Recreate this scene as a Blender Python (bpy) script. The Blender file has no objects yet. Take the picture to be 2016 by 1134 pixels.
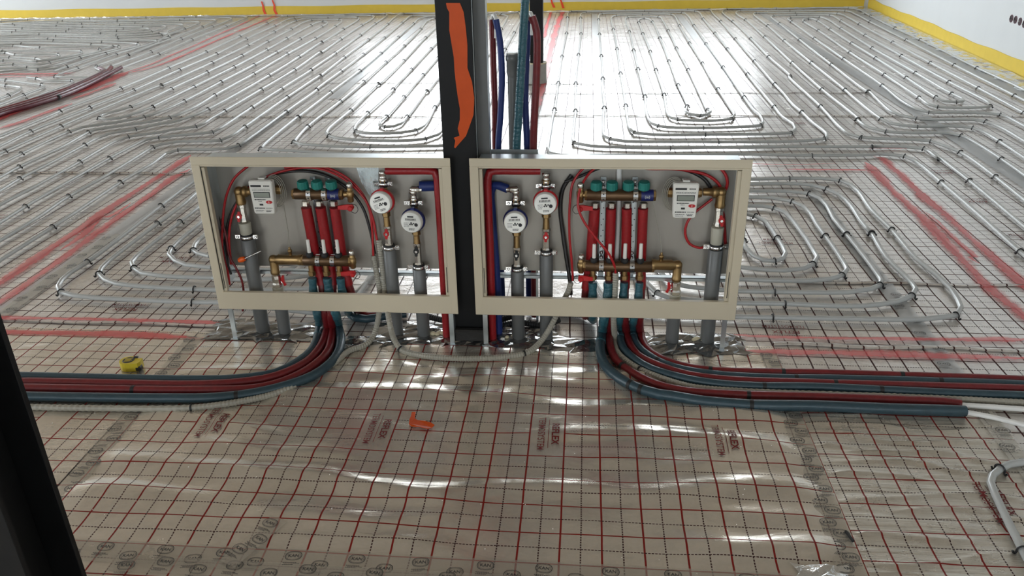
import bpy, math, random
from mathutils import Vector, Matrix
random.seed(7)
SC = bpy.context.scene
COL = SC.collection

# ------------------------------------------------------------------ camera
FPX, YAW, PITCH, ROLL = 1575.72, -0.0960368, 0.443255, -0.0216459
CAM = Vector((0.339947, -2.002706, 1.377242))
def cam_axes():
    cy, sy, cp, sp = math.cos(YAW), math.sin(YAW), math.cos(PITCH), math.sin(PITCH)
    f = Vector((sy * cp, cy * cp, -sp)); r = Vector((cy, -sy, 0)); u = r.cross(f)
    c, s = math.cos(ROLL), math.sin(ROLL)
    return c * r + s * u, -s * r + c * u, f
AX_R, AX_U, AX_F = cam_axes()
cd = bpy.data.cameras.new('camera'); cd.sensor_width = 36; cd.lens = FPX / 2016 * 36
cd.clip_start = 0.02; cd.clip_end = 200
cam = bpy.data.objects.new('camera', cd); COL.objects.link(cam)
cam.matrix_world = Matrix.Translation(CAM) @ Matrix((AX_R, AX_U, -AX_F)).transposed().to_4x4()
SC.camera = cam

# ------------------------------------------------------------------ world, light, exposure
W = bpy.data.worlds.new('overcast_sky'); SC.world = W; W.use_nodes = True
bg = W.node_tree.nodes['Background']
bg.inputs[0].default_value = (0.86, 0.94, 1.0, 1); bg.inputs[1].default_value = 12.0
SC.view_settings.view_transform = 'Standard'; SC.view_settings.look = 'None'
SC.view_settings.gamma = 1.0; SC.view_settings.exposure = 0.0
SC.view_settings.use_curve_mapping = False
SC.cycles.use_denoising = True
SC.cycles.max_bounces = 8; SC.cycles.diffuse_bounces = 5; SC.cycles.glossy_bounces = 5
SC.cycles.transparent_max_bounces = 12
SC.cycles.sample_clamp_indirect = 8.0

# ------------------------------------------------------------------ measuring: photo pixel -> point on a known plane of the room
def ray(px, py):
    return AX_R * ((px - 1008) / FPX) + AX_U * (-(py - 567) / FPX) + AX_F
def F(px, py, z=0.0):
    d = ray(px, py); return CAM + d * ((z - CAM.z) / d.z)
def V(px, py, Y):
    d = ray(px, py); return CAM + d * ((Y - CAM.y) / d.y)

# ------------------------------------------------------------------ materials
def new_mat(name):
    m = bpy.data.materials.new(name); m.use_nodes = True
    nt = m.node_tree; return m, nt, nt.nodes['Principled BSDF']
def N(nt, t, **kw):
    n = nt.nodes.new(t)
    for k, v in kw.items():
        if k.startswith('i_'):
            key = k[2:]
            n.inputs[int(key) if key.isdigit() else key].default_value = v
        else: setattr(n, k, v)
    return n
def mathn(nt, op, a, b=None, clamp=False):
    n = nt.nodes.new('ShaderNodeMath'); n.operation = op; n.use_clamp = clamp
    for i, v in enumerate((a, b)):
        if v is None: continue
        if isinstance(v, (int, float)): n.inputs[i].default_value = v
        else: nt.links.new(v, n.inputs[i])
    return n.outputs[0]
def mixc(nt, fac, a, b):
    n = nt.nodes.new('ShaderNodeMix'); n.data_type = 'RGBA'
    for i, v in ((0, fac), (6, a), (7, b)):
        if isinstance(v, (int, float)): n.inputs[i].default_value = v
        elif isinstance(v, tuple): n.inputs[i].default_value = (*v, 1) if len(v) == 3 else v
        else: nt.links.new(v, n.inputs[i])
    return n.outputs[2]
MATS = {}
def mat(name, col, rough=.5, metal=0., var=.12, nscale=30., bump=0., bscale=80., stretch=(1, 1, 1), coat=0., spec=.5, trans=0., alpha=1.):
    m, nt, b = new_mat(name)
    tc = N(nt, 'ShaderNodeTexCoord'); mp = N(nt, 'ShaderNodeMapping'); mp.inputs['Scale'].default_value = stretch
    nt.links.new(tc.outputs['Object'], mp.inputs[0])
    nz = N(nt, 'ShaderNodeTexNoise', i_Scale=nscale, i_Detail=4.0); nt.links.new(mp.outputs[0], nz.inputs['Vector'])
    dark = tuple(c * (1 - var * 1.6) for c in col); lite = tuple(min(1, c * (1 + var)) for c in col)
    nt.links.new(mixc(nt, nz.outputs[0], dark, lite), b.inputs['Base Color'])
    b.inputs['Roughness'].default_value = rough; b.inputs['Metallic'].default_value = metal
    b.inputs['Coat Weight'].default_value = coat; b.inputs['Specular IOR Level'].default_value = spec
    b.inputs['Transmission Weight'].default_value = trans; b.inputs['Alpha'].default_value = alpha
    if bump:
        n2 = N(nt, 'ShaderNodeTexNoise', i_Scale=bscale, i_Detail=3.0); nt.links.new(mp.outputs[0], n2.inputs['Vector'])
        bp = N(nt, 'ShaderNodeBump', i_Strength=bump, i_Distance=.004); nt.links.new(n2.outputs[0], bp.inputs['Height'])
        nt.links.new(bp.outputs[0], b.inputs['Normal'])
    MATS[name] = m; return m

def foil_material(name, wob=.004, crease=.35, crs=(2.2, 7, 1), fine=.25, rough=.24, metal=.72, base=(.60, .57, .52), rot=0., off=(0, 0), cells=True, lw=1.0, ink_a=(.13, .012, .010), spk=.25):
    """Metallised insulation foil with a printed 5 cm raster: red lines every 10 cm, dashed dark lines between."""
    m, nt, b = new_mat(name); L = nt.links
    geo = N(nt, 'ShaderNodeNewGeometry')
    mp = N(nt, 'ShaderNodeMapping'); mp.inputs['Rotation'].default_value = (0, 0, rot); mp.inputs['Location'].default_value = (off[0], off[1], 0)
    L.new(geo.outputs['Position'], mp.inputs[0])
    wn = N(nt, 'ShaderNodeTexNoise', i_Scale=3.5, i_Detail=2.0); L.new(geo.outputs['Position'], wn.inputs['Vector'])
    sub = N(nt, 'ShaderNodeVectorMath', operation='SUBTRACT'); L.new(wn.outputs[1], sub.inputs[0]); sub.inputs[1].default_value = (.5, .5, .5)
    scl = N(nt, 'ShaderNodeVectorMath', operation='SCALE'); L.new(sub.outputs[0], scl.inputs[0]); scl.inputs['Scale'].default_value = wob * 4
    add = N(nt, 'ShaderNodeVectorMath', operation='ADD'); L.new(mp.outputs[0], add.inputs[0]); L.new(scl.outputs[0], add.inputs[1])
    sx = N(nt, 'ShaderNodeSeparateXYZ'); L.new(add.outputs[0], sx.inputs[0]); X, Y = sx.outputs[0], sx.outputs[1]
    def lines(c, off_, hw):
        t = mathn(nt, 'FRACT', mathn(nt, 'DIVIDE', mathn(nt, 'ADD', c, 50.05 - off_), .1))
        d = mathn(nt, 'ABSOLUTE', mathn(nt, 'SUBTRACT', t, .5))
        return mathn(nt, 'LESS_THAN', mathn(nt, 'MULTIPLY', d, .1), hw)
    def dash(c):
        return mathn(nt, 'GREATER_THAN', mathn(nt, 'FRACT', mathn(nt, 'DIVIDE', mathn(nt, 'ADD', c, 50.), .0083)), .28)
    red = mathn(nt, 'MAXIMUM', lines(X, 0, .0020 * lw), lines(Y, 0, .0016 * lw))
    blk = mathn(nt, 'MAXIMUM', mathn(nt, 'MULTIPLY', lines(X, .05, .0014 * lw), dash(Y)), mathn(nt, 'MULTIPLY', lines(Y, .05, .0012 * lw), dash(X)))
    if cells:
        fx = mathn(nt, 'FRACT', mathn(nt, 'DIVIDE', mathn(nt, 'ADD', X, 50 - .2), .5))
        fy = mathn(nt, 'FRACT', mathn(nt, 'ADD', Y, 50.2))
        inx = mathn(nt, 'MULTIPLY', mathn(nt, 'LESS_THAN', fx, .195), mathn(nt, 'GREATER_THAN', fx, .005))
        iny = mathn(nt, 'MULTIPLY', mathn(nt, 'LESS_THAN', fy, .1975), mathn(nt, 'GREATER_THAN', fy, .0025))
        keep = mathn(nt, 'SUBTRACT', 1., mathn(nt, 'MULTIPLY', inx, iny))
        red = mathn(nt, 'MULTIPLY', red, keep); blk = mathn(nt, 'MULTIPLY', blk, keep)
    dn = N(nt, 'ShaderNodeTexNoise', i_Scale=4.0, i_Detail=6.0, i_Roughness=.65); L.new(geo.outputs['Position'], dn.inputs['Vector'])
    film = mixc(nt, dn.outputs[0], tuple(c * .78 for c in base), tuple(min(1, c * 1.15) for c in base))
    sp = N(nt, 'ShaderNodeTexNoise', i_Scale=55.0, i_Detail=5.0, i_Roughness=.7); L.new(geo.outputs['Position'], sp.inputs['Vector'])
    film = mixc(nt, mathn(nt, 'MULTIPLY', mathn(nt, 'SUBTRACT', sp.outputs[0], .45), spk * 4, clamp=True), film, tuple(c * .55 for c in base))
    c1 = mixc(nt, red, film, ink_a); c2 = mixc(nt, blk, c1, (.035, .012, .012))
    L.new(c2, b.inputs['Base Color'])
    ink = mathn(nt, 'MAXIMUM', red, blk)
    L.new(mathn(nt, 'MULTIPLY', mathn(nt, 'SUBTRACT', 1., mathn(nt, 'MULTIPLY', ink, .9)), metal), b.inputs['Metallic'])
    rn = mathn(nt, 'ADD', mathn(nt, 'MULTIPLY', dn.outputs[0], .16), rough - .08); rn = mathn(nt, 'ADD', rn, mathn(nt, 'MULTIPLY', ink, .25)); L.new(rn, b.inputs['Roughness'])
    L.new(mathn(nt, 'SUBTRACT', .5, mathn(nt, 'MULTIPLY', ink, .35)), b.inputs['Specular IOR Level'])
    m2 = N(nt, 'ShaderNodeMapping'); m2.inputs['Scale'].default_value = crs; L.new(geo.outputs['Position'], m2.inputs[0])
    n1 = N(nt, 'ShaderNodeTexNoise', i_Scale=3.0, i_Detail=3.0, i_Distortion=.6); L.new(m2.outputs[0], n1.inputs['Vector'])
    n2 = N(nt, 'ShaderNodeTexNoise', i_Scale=16.0, i_Detail=4.0, i_Distortion=1.2); L.new(m2.outputs[0], n2.inputs['Vector'])
    ridge = mathn(nt, 'ABSOLUTE', mathn(nt, 'SUBTRACT', n2.outputs[0], .5))
    b1 = N(nt, 'ShaderNodeBump', i_Strength=crease, i_Distance=.012); L.new(n1.outputs[0], b1.inputs['Height'])
    b2 = N(nt, 'ShaderNodeBump', i_Strength=fine, i_Distance=.006); L.new(ridge, b2.inputs['Height']); L.new(b1.outputs[0], b2.inputs['Normal'])
    L.new(b2.outputs[0], b.inputs['Normal'])
    MATS[name] = m; return m

foil_material('foil_floor', crs=(3, 5, 1), crease=.20, fine=.16, rough=.25, metal=.50, base=(.78, .74, .70), lw=1.45, ink_a=(.05, .012, .010), spk=.34)
foil_material('foil_near', wob=.0012, crs=(1.6, 3.2, 1), crease=.42, fine=.10, rough=.25, metal=.72, base=(.74, .685, .60), lw=1.2, spk=.12, ink_a=(.21, .016, .012))
foil_material('foil_creased', wob=.003, crs=(.7, 13, 1), crease=.5, fine=.30, rough=.28, off=(.03, .04), cells=False, metal=.70, base=(.66, .61, .53), lw=1.15, ink_a=(.21, .016, .012))
mat('white_wall', (.68, .70, .71), .85, var=.03, nscale=3)
mat('ceiling_grey', (.50, .42, .33), .9, var=.45, nscale=1.6, stretch=(.6, 1.6, 1))
mat('yellow_foam', (.72, .52, .06), .7, var=.06, nscale=12)
mat('clear_skirt', (.80, .81, .80), .16, metal=.85, bump=.6, bscale=60, alpha=.9)
mat('window_frame', (.08, .085, .09), .4)
mat('concrete', (.32, .31, .30), .85, var=.2, nscale=6, bump=.2)
mat('pipe_grey', (.46, .47, .46), .26, var=.04, nscale=9)
mat('pipe_white', (.80, .79, .76), .35, var=.05)
mat('clip_black', (.010, .010, .011), .45)
mat('steel_black', (.006, .006, .0065), .55, spec=.3, var=.35, nscale=9, bump=.05, bscale=120)
mat('galvanised', (.55, .60, .62), .34, metal=.85, var=.10, nscale=40, stretch=(1, 1, .2))
mat('stud_grey', (.17, .17, .165), .55, metal=.35, var=.06)
mat('enamel', (.60, .525, .39), .38, var=.02, nscale=6)
mat('panel_grey', (.37, .345, .305), .42, metal=.45, var=.10, nscale=5, stretch=(1, 1, .5))
mat('film_blue', (.50, .56, .58), .22, metal=.8, bump=.5, bscale=160, stretch=(2, 1, .5))
mat('brass', (.36, .235, .105), .36, metal=.9, var=.12, nscale=60)
mat('bronze_bar', (.13, .075, .038), .36, metal=.7, var=.12, nscale=20)
mat('nickel', (.66, .63, .58), .22, metal=.95, var=.08)
mat('chrome', (.72, .72, .72), .16, metal=1., var=.06)
mat('teal_plastic', (.012, .19, .16), .42, var=.1)
mat('black_rubber', (.012, .012, .012), .6)
mat('red_plastic', (.50, .012, .015), .38, var=.08)
mat('red_sleeve', (.31, .008, .012), .38, var=.22, nscale=120, bump=.25, bscale=160)
mat('red_insulation', (.17, .010, .013), .42, var=.25, nscale=60, bump=.25, bscale=90)
mat('blue_insulation', (.028, .060, .078), .38, var=.2, nscale=50, bump=.25, bscale=90)
mat('teal_insulation', (.03, .115, .145), .30, var=.3, nscale=90, bump=.9, bscale=45, stretch=(1, 1, 3))
mat('navy_insulation', (.012, .03, .16), .5, var=.15)
mat('maroon_sleeve', (.11, .012, .028), .30, var=.25, nscale=40, bump=.3)
mat('cable_red', (.42, .012, .016), .36, var=.08)
mat('cable_black', (.02, .018, .018), .4)
mat('pvc_grey', (.135, .138, .135), .36, var=.05, nscale=12)
mat('pvc_beige', (.44, .42, .34), .42, var=.05)
mat('conduit_beige', (.34, .32, .265), .45, var=.06)
mat('meter_white', (.80, .78, .72), .35, var=.02)
mat('dial_white', (.76, .75, .70), .18, var=.02, coat=.6)
mat('ink_black', (.015, .015, .016), .5)
mat('ink_red', (.15, .010, .010), .6)
mat('ink_grey', (.03, .03, .03), .6)
mat('lcd', (.22, .24, .20), .25)
mat('meter_red', (.52, .02, .025), .32)
mat('meter_blue', (.012, .02, .12), .32)
mat('orange_tape', (.60, .075, .004), .45, var=.08, spec=.3, bump=.2, bscale=25)
mat('orange_plastic', (.85, .12, .01), .3)
mat('yellow_plastic', (.60, .46, .03), .38)
mat('foil_crumpled', (.34, .34, .335), .2, metal=.95, var=.25, nscale=40, bump=.5, bscale=50)
mat('bitumen', (.018, .017, .016), .5, bump=.5, bscale=60)
mat('foam_cream', (.70, .62, .42), .8, bump=.4)
mat('wrap_grey', (.38, .37, .34), .6, bump=.4, bscale=40)
mat('hole_dark', (.030, .008, .014), .6)
mat('mark_orange', (.80, .07, .015), .5)
mat('debris_white', (.78, .77, .74), .6)
mat('tape_film', (.62, .58, .51), .24, metal=.55, var=.06, nscale=6, alpha=.42)
mat('tape_film_grey', (.52, .53, .53), .36, metal=.45, var=.08, nscale=5, alpha=.55)

def spray_material():
    m, nt, b = new_mat('spray_paint'); L = nt.links
    uv = N(nt, 'ShaderNodeUVMap'); sx = N(nt, 'ShaderNodeSeparateXYZ'); L.new(uv.outputs[0], sx.inputs[0])
    e = mathn(nt, 'SUBTRACT', 1., mathn(nt, 'MULTIPLY', mathn(nt, 'ABSOLUTE', mathn(nt, 'SUBTRACT', sx.outputs[1], .5)), 2.))
    geo = N(nt, 'ShaderNodeNewGeometry')
    nz = N(nt, 'ShaderNodeTexNoise', i_Scale=35., i_Detail=5.); L.new(geo.outputs['Position'], nz.inputs['Vector'])
    n2 = N(nt, 'ShaderNodeTexNoise', i_Scale=4., i_Detail=2.); L.new(geo.outputs['Position'], n2.inputs['Vector'])
    v = mathn(nt, 'ADD', e, mathn(nt, 'MULTIPLY', mathn(nt, 'SUBTRACT', nz.outputs[0], .5), .7))
    v = mathn(nt, 'ADD', v, mathn(nt, 'MULTIPLY', mathn(nt, 'SUBTRACT', n2.outputs[0], .5), 1.2))
    a = mathn(nt, 'MULTIPLY', mathn(nt, 'SUBTRACT', v, .12), 2.0, clamp=True)
    L.new(mathn(nt, 'MULTIPLY', a, .60), b.inputs['Alpha'])
    b.inputs['Base Color'].default_value = (.70, .06, .065, 1); b.inputs['Roughness'].default_value = .5
    MATS['spray_paint'] = m
spray_material()

# ------------------------------------------------------------------ mesh building
class MB:
    def __init__(s): s.v = []; s.f = []; s.sm = []
    def add(s, vs, fs, smooth=False):
        o = len(s.v); s.v += [tuple(p) for p in vs]; s.f += [tuple(i + o for i in f) for f in fs]; s.sm += [smooth] * len(fs)
    def box(s, x0, x1, y0, y1, z0, z1, M=None):
        vs = [Vector((x, y, z)) for x in (x0, x1) for y in (y0, y1) for z in (z0, z1)]
        if M: vs = [M @ p for p in vs]
        s.add(vs, [(0, 1, 3, 2), (4, 6, 7, 5), (0, 4, 5, 1), (2, 3, 7, 6), (0, 2, 6, 4), (1, 5, 7, 3)]); return s
    def bbox(s, x0, x1, y0, y1, z0, z1, c=.002, M=None):
        """box with chamfered edges"""
        vs = []; c = min(c, abs(x1 - x0) * .45, abs(y1 - y0) * .45, abs(z1 - z0) * .45)
        X, Y, Z = (x0, x1), (y0, y1), (z0, z1); idx = {}
        for i in (0, 1):
            for j in (0, 1):
                for k in (0, 1):
                    sx, sy, sz = (c if i == 0 else -c), (c if j == 0 else -c), (c if k == 0 else -c)
                    for a, p in (('x', (X[i], Y[j] + sy, Z[k] + sz)), ('y', (X[i] + sx, Y[j], Z[k] + sz)), ('z', (X[i] + sx, Y[j] + sy, Z[k]))):
                        idx[i, j, k, a] = len(vs); vs.append(Vector(p))
        g = lambda i, j, k, a: idx[i, j, k, a]
        fs = []
        for i in (0, 1): fs.append([g(i, 0, 0, 'x'), g(i, 0, 1, 'x'), g(i, 1, 1, 'x'), g(i, 1, 0, 'x')])
        for j in (0, 1): fs.append([g(0, j, 0, 'y'), g(1, j, 0, 'y'), g(1, j, 1, 'y'), g(0, j, 1, 'y')])
        for k in (0, 1): fs.append([g(0, 0, k, 'z'), g(0, 1, k, 'z'), g(1, 1, k, 'z'), g(1, 0, k, 'z')])
        for i in (0, 1):
            for j in (0, 1): fs.append([g(i, j, 0, 'x'), g(i, j, 1, 'x'), g(i, j, 1, 'y'), g(i, j, 0, 'y')])
            for k in (0, 1): fs.append([g(i, 0, k, 'x'), g(i, 1, k, 'x'), g(i, 1, k, 'z'), g(i, 0, k, 'z')])
        for j in (0, 1):
            for k in (0, 1): fs.append([g(0, j, k, 'y'), g(1, j, k, 'y'), g(1, j, k, 'z'), g(0, j, k, 'z')])
        for i in (0, 1):
            for j in (0, 1):
                for k in (0, 1): fs.append([g(i, j, k, 'x'), g(i, j, k, 'y'), g(i, j, k, 'z')])
        ctr = Vector(((x0 + x1) / 2, (y0 + y1) / 2, (z0 + z1) / 2)); out = []
        for f in fs:
            n = (vs[f[1]] - vs[f[0]]).cross(vs[f[2]] - vs[f[0]]); mid = sum((vs[q] for q in f), Vector()) / len(f)
            out.append(f if n.dot(mid - ctr) > 0 else f[::-1])
        if M: vs = [M @ p for p in vs]
        s.add(vs, out); return s
    def tube(s, pts, r, seg=8, cap=True, smooth=True, rfun=None):
        pts = [Vector(p) for p in pts]; n = len(pts)
        t0 = (pts[1] - pts[0]).normalized(); up = Vector((0, 0, 1)) if abs(t0.z) < .9 else Vector((0, 1, 0))
        nx = t0.cross(up).normalized(); vs = []; prev = t0
        for i, p in enumerate(pts):
            t = (pts[min(i + 1, n - 1)] - pts[max(i - 1, 0)])
            t = t.normalized() if t.length > 1e-9 else prev
            q = prev.rotation_difference(t); nx = (q @ nx); nx = (nx - t * nx.dot(t)).normalized(); prev = t; ny = t.cross(nx)
            rr = r if rfun is None else rfun(i, n)
            for k in range(seg):
                a = 2 * math.pi * k / seg; vs.append(p + (nx * math.cos(a) + ny * math.sin(a)) * rr)
        fs = [(i * seg + k, i * seg + (k + 1) % seg, (i + 1) * seg + (k + 1) % seg, (i + 1) * seg + k) for i in range(n - 1) for k in range(seg)]
        s.add(vs, fs, smooth)
        if cap:
            s.add(vs[:seg], [tuple(range(seg))[::-1]]); s.add(vs[-seg:], [tuple(range(seg))])
        return s
    def cyl(s, p0, p1, r, seg=16, r2=None, smooth=True):
        r2 = r if r2 is None else r2
        return s.tube([p0, p1], r, seg, True, smooth, lambda i, n: r if i == 0 else r2)
    def lathe(s, o, axis, prof, seg=20, smooth=True):
        """prof: list of (distance along axis, radius)"""
        o = Vector(o); a = Vector(axis).normalized(); up = Vector((0, 0, 1)) if abs(a.z) < .9 else Vector((0, 1, 0))
        nx = a.cross(up).normalized(); ny = a.cross(nx); vs = []
        for h, r in prof:
            for k in range(seg):
                t = 2 * math.pi * k / seg; vs.append(o + a * h + (nx * math.cos(t) + ny * math.sin(t)) * max(r, 1e-5))
        n = len(prof)
        fs = [(i * seg + k, (i + 1) * seg + k, (i + 1) * seg + (k + 1) % seg, i * seg + (k + 1) % seg) for i in range(n - 1) for k in range(seg)]
        s.add(vs, fs, smooth); s.add(vs[:seg], [tuple(range(seg))]); s.add(vs[-seg:], [tuple(range(seg))[::-1]]); return s
    def ring(s, o, axis, R, r, seg=20, seg2=8):
        o = Vector(o); a = Vector(axis).normalized(); up = Vector((0, 0, 1)) if abs(a.z) < .9 else Vector((0, 1, 0))
        nx = a.cross(up).normalized(); ny = a.cross(nx); vs = []
        for i in range(seg):
            t = 2 * math.pi * i / seg; d = nx * math.cos(t) + ny * math.sin(t)
            for k in range(seg2):
                u = 2 * math.pi * k / seg2; vs.append(o + d * (R + r * math.cos(u)) + a * r * math.sin(u))
        s.add(vs, [(i * seg2 + k, ((i + 1) % seg) * seg2 + k, ((i + 1) % seg) * seg2 + (k + 1) % seg2, i * seg2 + (k + 1) % seg2) for i in range(seg) for k in range(seg2)], True); return s
    def ball(s, o, r, seg=10, sc=(1, 1, 1)):
        o = Vector(o); pr = []
        vs = []; rows = seg // 2 + 1
        for i in range(rows):
            t = math.pi * i / (rows - 1)
            for k in range(seg):
                u = 2 * math.pi * k / seg
                vs.append(o + Vector((r * sc[0] * math.sin(t) * math.cos(u), r * sc[1] * math.sin(t) * math.sin(u), r * sc[2] * math.cos(t))))
        s.add(vs, [(i * seg + k, (i + 1) * seg + k, (i + 1) * seg + (k + 1) % seg, i * seg + (k + 1) % seg) for i in range(rows - 1) for k in range(seg)], True); return s
    def prism(s, pts, d):
        """polygon (list of points) pushed out by vector d"""
        d = Vector(d); a = [Vector(p) for p in pts]; n = len(a)
        s.add(a + [p + d for p in a], [tuple(range(n)), tuple(range(2 * n - 1, n - 1, -1))] + [(i, n + i, n + (i + 1) % n, (i + 1) % n) for i in range(n)]); return s
    def mesh(s, name):
        me = bpy.data.meshes.new(name); me.from_pydata([tuple(p) for p in s.v], [], s.f)
        me.polygons.foreach_set('use_smooth', s.sm); me.update(); return me
def obj(name, mb, material, parent=None, label=None, cat=None, group=None, kind=None):
    me = mb.mesh(name) if isinstance(mb, MB) else mb
    if material and not me.materials: me.materials.append(MATS[material])
    o = bpy.data.objects.new(name, me); COL.objects.link(o)
    if parent is not None:
        o.parent = parent; o.matrix_parent_inverse = Matrix.Translation(-parent.location)
    return tag(o, label, cat, group, kind)
def tag(o, label=None, cat=None, group=None, kind=None):
    for k, v in (('label', label), ('category', cat), ('group', group), ('kind', kind)):
        if v: o[k] = v
    return o
def thing(name, loc, label, cat, group=None):
    o = bpy.data.objects.new(name, None); o.empty_display_size = .05; COL.objects.link(o); o.location = loc
    return tag(o, label, cat, group)
def spline(pts, step=.05):
    """Catmull-Rom (centripetal) through the points, resampled"""
    P = [Vector(p) for p in pts]
    if len(P) < 3: return P
    P = [2 * P[0] - P[1]] + P + [2 * P[-1] - P[-2]]; out = []
    for i in range(1, len(P) - 2):
        p0, p1, p2, p3 = P[i - 1:i + 3]
        t0 = 0; t1 = t0 + max((p1 - p0).length, 1e-6) ** .5; t2 = t1 + max((p2 - p1).length, 1e-6) ** .5; t3 = t2 + max((p3 - p2).length, 1e-6) ** .5
        n = max(1, min(24, int((p2 - p1).length / step)))
        for k in range(n):
            t = t1 + (t2 - t1) * k / n
            a1 = p0 * ((t1 - t) / (t1 - t0)) + p1 * ((t - t0) / (t1 - t0)); a2 = p1 * ((t2 - t) / (t2 - t1)) + p2 * ((t - t1) / (t2 - t1)); a3 = p2 * ((t3 - t) / (t3 - t2)) + p3 * ((t - t2) / (t3 - t2))
            b1 = a1 * ((t2 - t) / (t2 - t0)) + a2 * ((t - t0) / (t2 - t0)); b2 = a2 * ((t3 - t) / (t3 - t1)) + a3 * ((t - t1) / (t3 - t1))
            out.append(b1 * ((t2 - t) / (t2 - t1)) + b2 * ((t - t1) / (t2 - t1)))
    out.append(P[-2]); return out
def text_mesh(name, body, size, bold=0., sx=1., align='CENTER'):
    cu = bpy.data.curves.new(name, 'FONT'); cu.body = body; cu.size = size; cu.align_x = align; cu.align_y = 'CENTER'
    cu.offset = bold; cu.resolution_u = 2
    o = bpy.data.objects.new(name, cu); COL.objects.link(o); dg = bpy.context.evaluated_depsgraph_get(); dg.update()
    me = bpy.data.meshes.new_from_object(o.evaluated_get(dg)); bpy.data.objects.remove(o); bpy.data.curves.remove(cu)
    vs = [Vector((v.co.x * sx, v.co.y, 0)) for v in me.vertices]; fs = [tuple(p.vertices) for p in me.polygons]; bpy.data.meshes.remove(me)
    return vs, fs

# ------------------------------------------------------------------ room shell
CEIL = 3.3
def back_y(x): return 10.254 + .0276 * x
def right_x(y): return 4.0 + (y - 5.155) * .06
XL, YF = -12.0, -6.0
def shell(name, boxes, material, M=None):
    m = MB()
    for b in boxes: m.box(*b, M=M)
    return obj(name, m, material, kind='structure')
floor = shell('floor', [(XL - .3, 6.0, YF - .3, 11.2, -.25, -.004)], 'foil_floor')
shell('ceiling', [(XL - .3, 6.0, YF - .3, 11.2, CEIL, CEIL + .2)], 'ceiling_grey')
MBK = Matrix.Translation((0, back_y(0), 0)) @ Matrix.Rotation(math.atan(.0276), 4, 'Z')
MRT = Matrix.Translation((right_x(0), 0, 0)) @ Matrix.Rotation(-math.atan(.06), 4, 'Z')
BW = [(-3.1, -1.0), (-.85, 1.05), (1.2, 2.8)]; BZ0, BZ1 = 1.0, 3.05
def pierced(x0, x1, y0, y1, wins, z0, z1):
    bx = [(x0, x1, y0, y1, -.2, z0), (x0, x1, y0, y1, z1, CEIL)]; c = x0
    for a, b in wins: bx.append((c, a, y0, y1, z0, z1)); c = b
    bx.append((c, x1, y0, y1, z0, z1)); return bx
shell('wall_back', pierced(XL - .3, 4.6, 0, .3, BW, BZ0, BZ1), 'white_wall', MBK)
shell('wall_right', [(0, .3, YF - .3, 10.6, -.2, CEIL)], 'white_wall', MRT)
FW = [(-4.6, -3.2), (-1.6, -.2), (1.6, 2.8)]; FZ0, FZ1 = 1.0, 2.3
shell('wall_front', pierced(XL - .3, 6.0, YF - .3, YF, FW, FZ0, FZ1), 'white_wall')
LW = [(-4.0, -.4), (1.2, 4.8), (6.0, 9.4)]
m = MB()
for b in pierced(YF - .3, 10.6, -.3, 0, LW, .4, 2.9): m.box(b[2] + XL, b[3] + XL, b[0], b[1], b[4], b[5])
obj('wall_left', m, 'white_wall', kind='structure')
def window(n, x0, x1, z0, z1, M, yc):
    m = MB(); t = .05
    for b in ((x0, x1, z0, z0 + t), (x0, x1, z1 - t, z1), (x0, x0 + t, z0 + t, z1 - t), (x1 - t, x1, z0 + t, z1 - t), ((x0 + x1) / 2 - t / 2, (x0 + x1) / 2 + t / 2, z0 + t, z1 - t)):
        m.bbox(b[0], b[1], yc - .03, yc + .03, b[2], b[3], .006, M)
    o = obj('window_%d' % n, m, 'window_frame', kind='structure')
    c = M @ Vector(((x0 + x1) / 2, yc, (z0 + z1) / 2))
    l = bpy.data.lights.new('window_portal', 'AREA'); l.shape = 'RECTANGLE'; l.size = x1 - x0; l.size_y = z1 - z0
    l.cycles.is_portal = True
    lo = bpy.data.objects.new('window_portal', l); COL.objects.link(lo)
    return lo, c
I4 = Matrix.Identity(4); wn = 0
def aim(lo, c, d): lo.location = c; lo.rotation_euler = Vector(d).to_track_quat('-Z', 'Y').to_euler()
for a, b in BW:
    wn += 1; lo, c = window(wn, a, b, BZ0, BZ1, MBK, .15); aim(lo, c, (0, -1, 0))
for a, b in FW:
    wn += 1; lo, c = window(wn, a, b, FZ0, FZ1, I4, YF - .15); aim(lo, c, (0, 1, 0))
ML = Matrix.Translation((XL, 0, 0)) @ Matrix.Rotation(math.pi / 2, 4, 'Z')
for a, b in LW:
    wn += 1; lo, c = window(wn, a, b, .4, 2.9, ML, .15); aim(lo, c, (1, 0, 0))

# yellow perimeter foam strip with its crinkled film skirt
def edge_strip(name, pts, inward, hfun, skirt):
    m = MB(); n = len(pts); iv = Vector(inward); vs = []
    for i, p in enumerate(pts):
        p = Vector(p); h = hfun(i); t = .010
        vs += [p, p + iv * t, p + iv * t + Vector((0, 0, h)), p + Vector((0, 0, h))]
    fs = [(4 * i + a, 4 * i + b, 4 * i + 4 + b, 4 * i + 4 + a) for i in range(n - 1) for a, b in ((0, 1), (1, 2), (2, 3), (3, 0))]
    m.add(vs, fs); st = obj(name, m, 'yellow_foam', kind='structure')
    m = MB(); vs = []; k = 7
    for i, p in enumerate(pts):
        p = Vector(p); w = skirt * (1 + .35 * math.sin(i * .9) * random.random())
        for j in range(k):
            u = j / (k - 1)
            vs.append(p + iv * (.013 + w * u ** 1.2 + .006 * random.random()) + Vector((0, 0, max(.001, .016 * (1 - u) ** 2.2 + (.014 * random.random() if 0 < j < k - 1 else .001)))))
    m.add(vs, [(i * k + j, i * k + j + 1, (i + 1) * k + j + 1, (i + 1) * k + j) for i in range(n - 1) for j in range(k - 1)])
    obj('film_skirt', m, 'clear_skirt', st)
    return st
nb = 330
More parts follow.
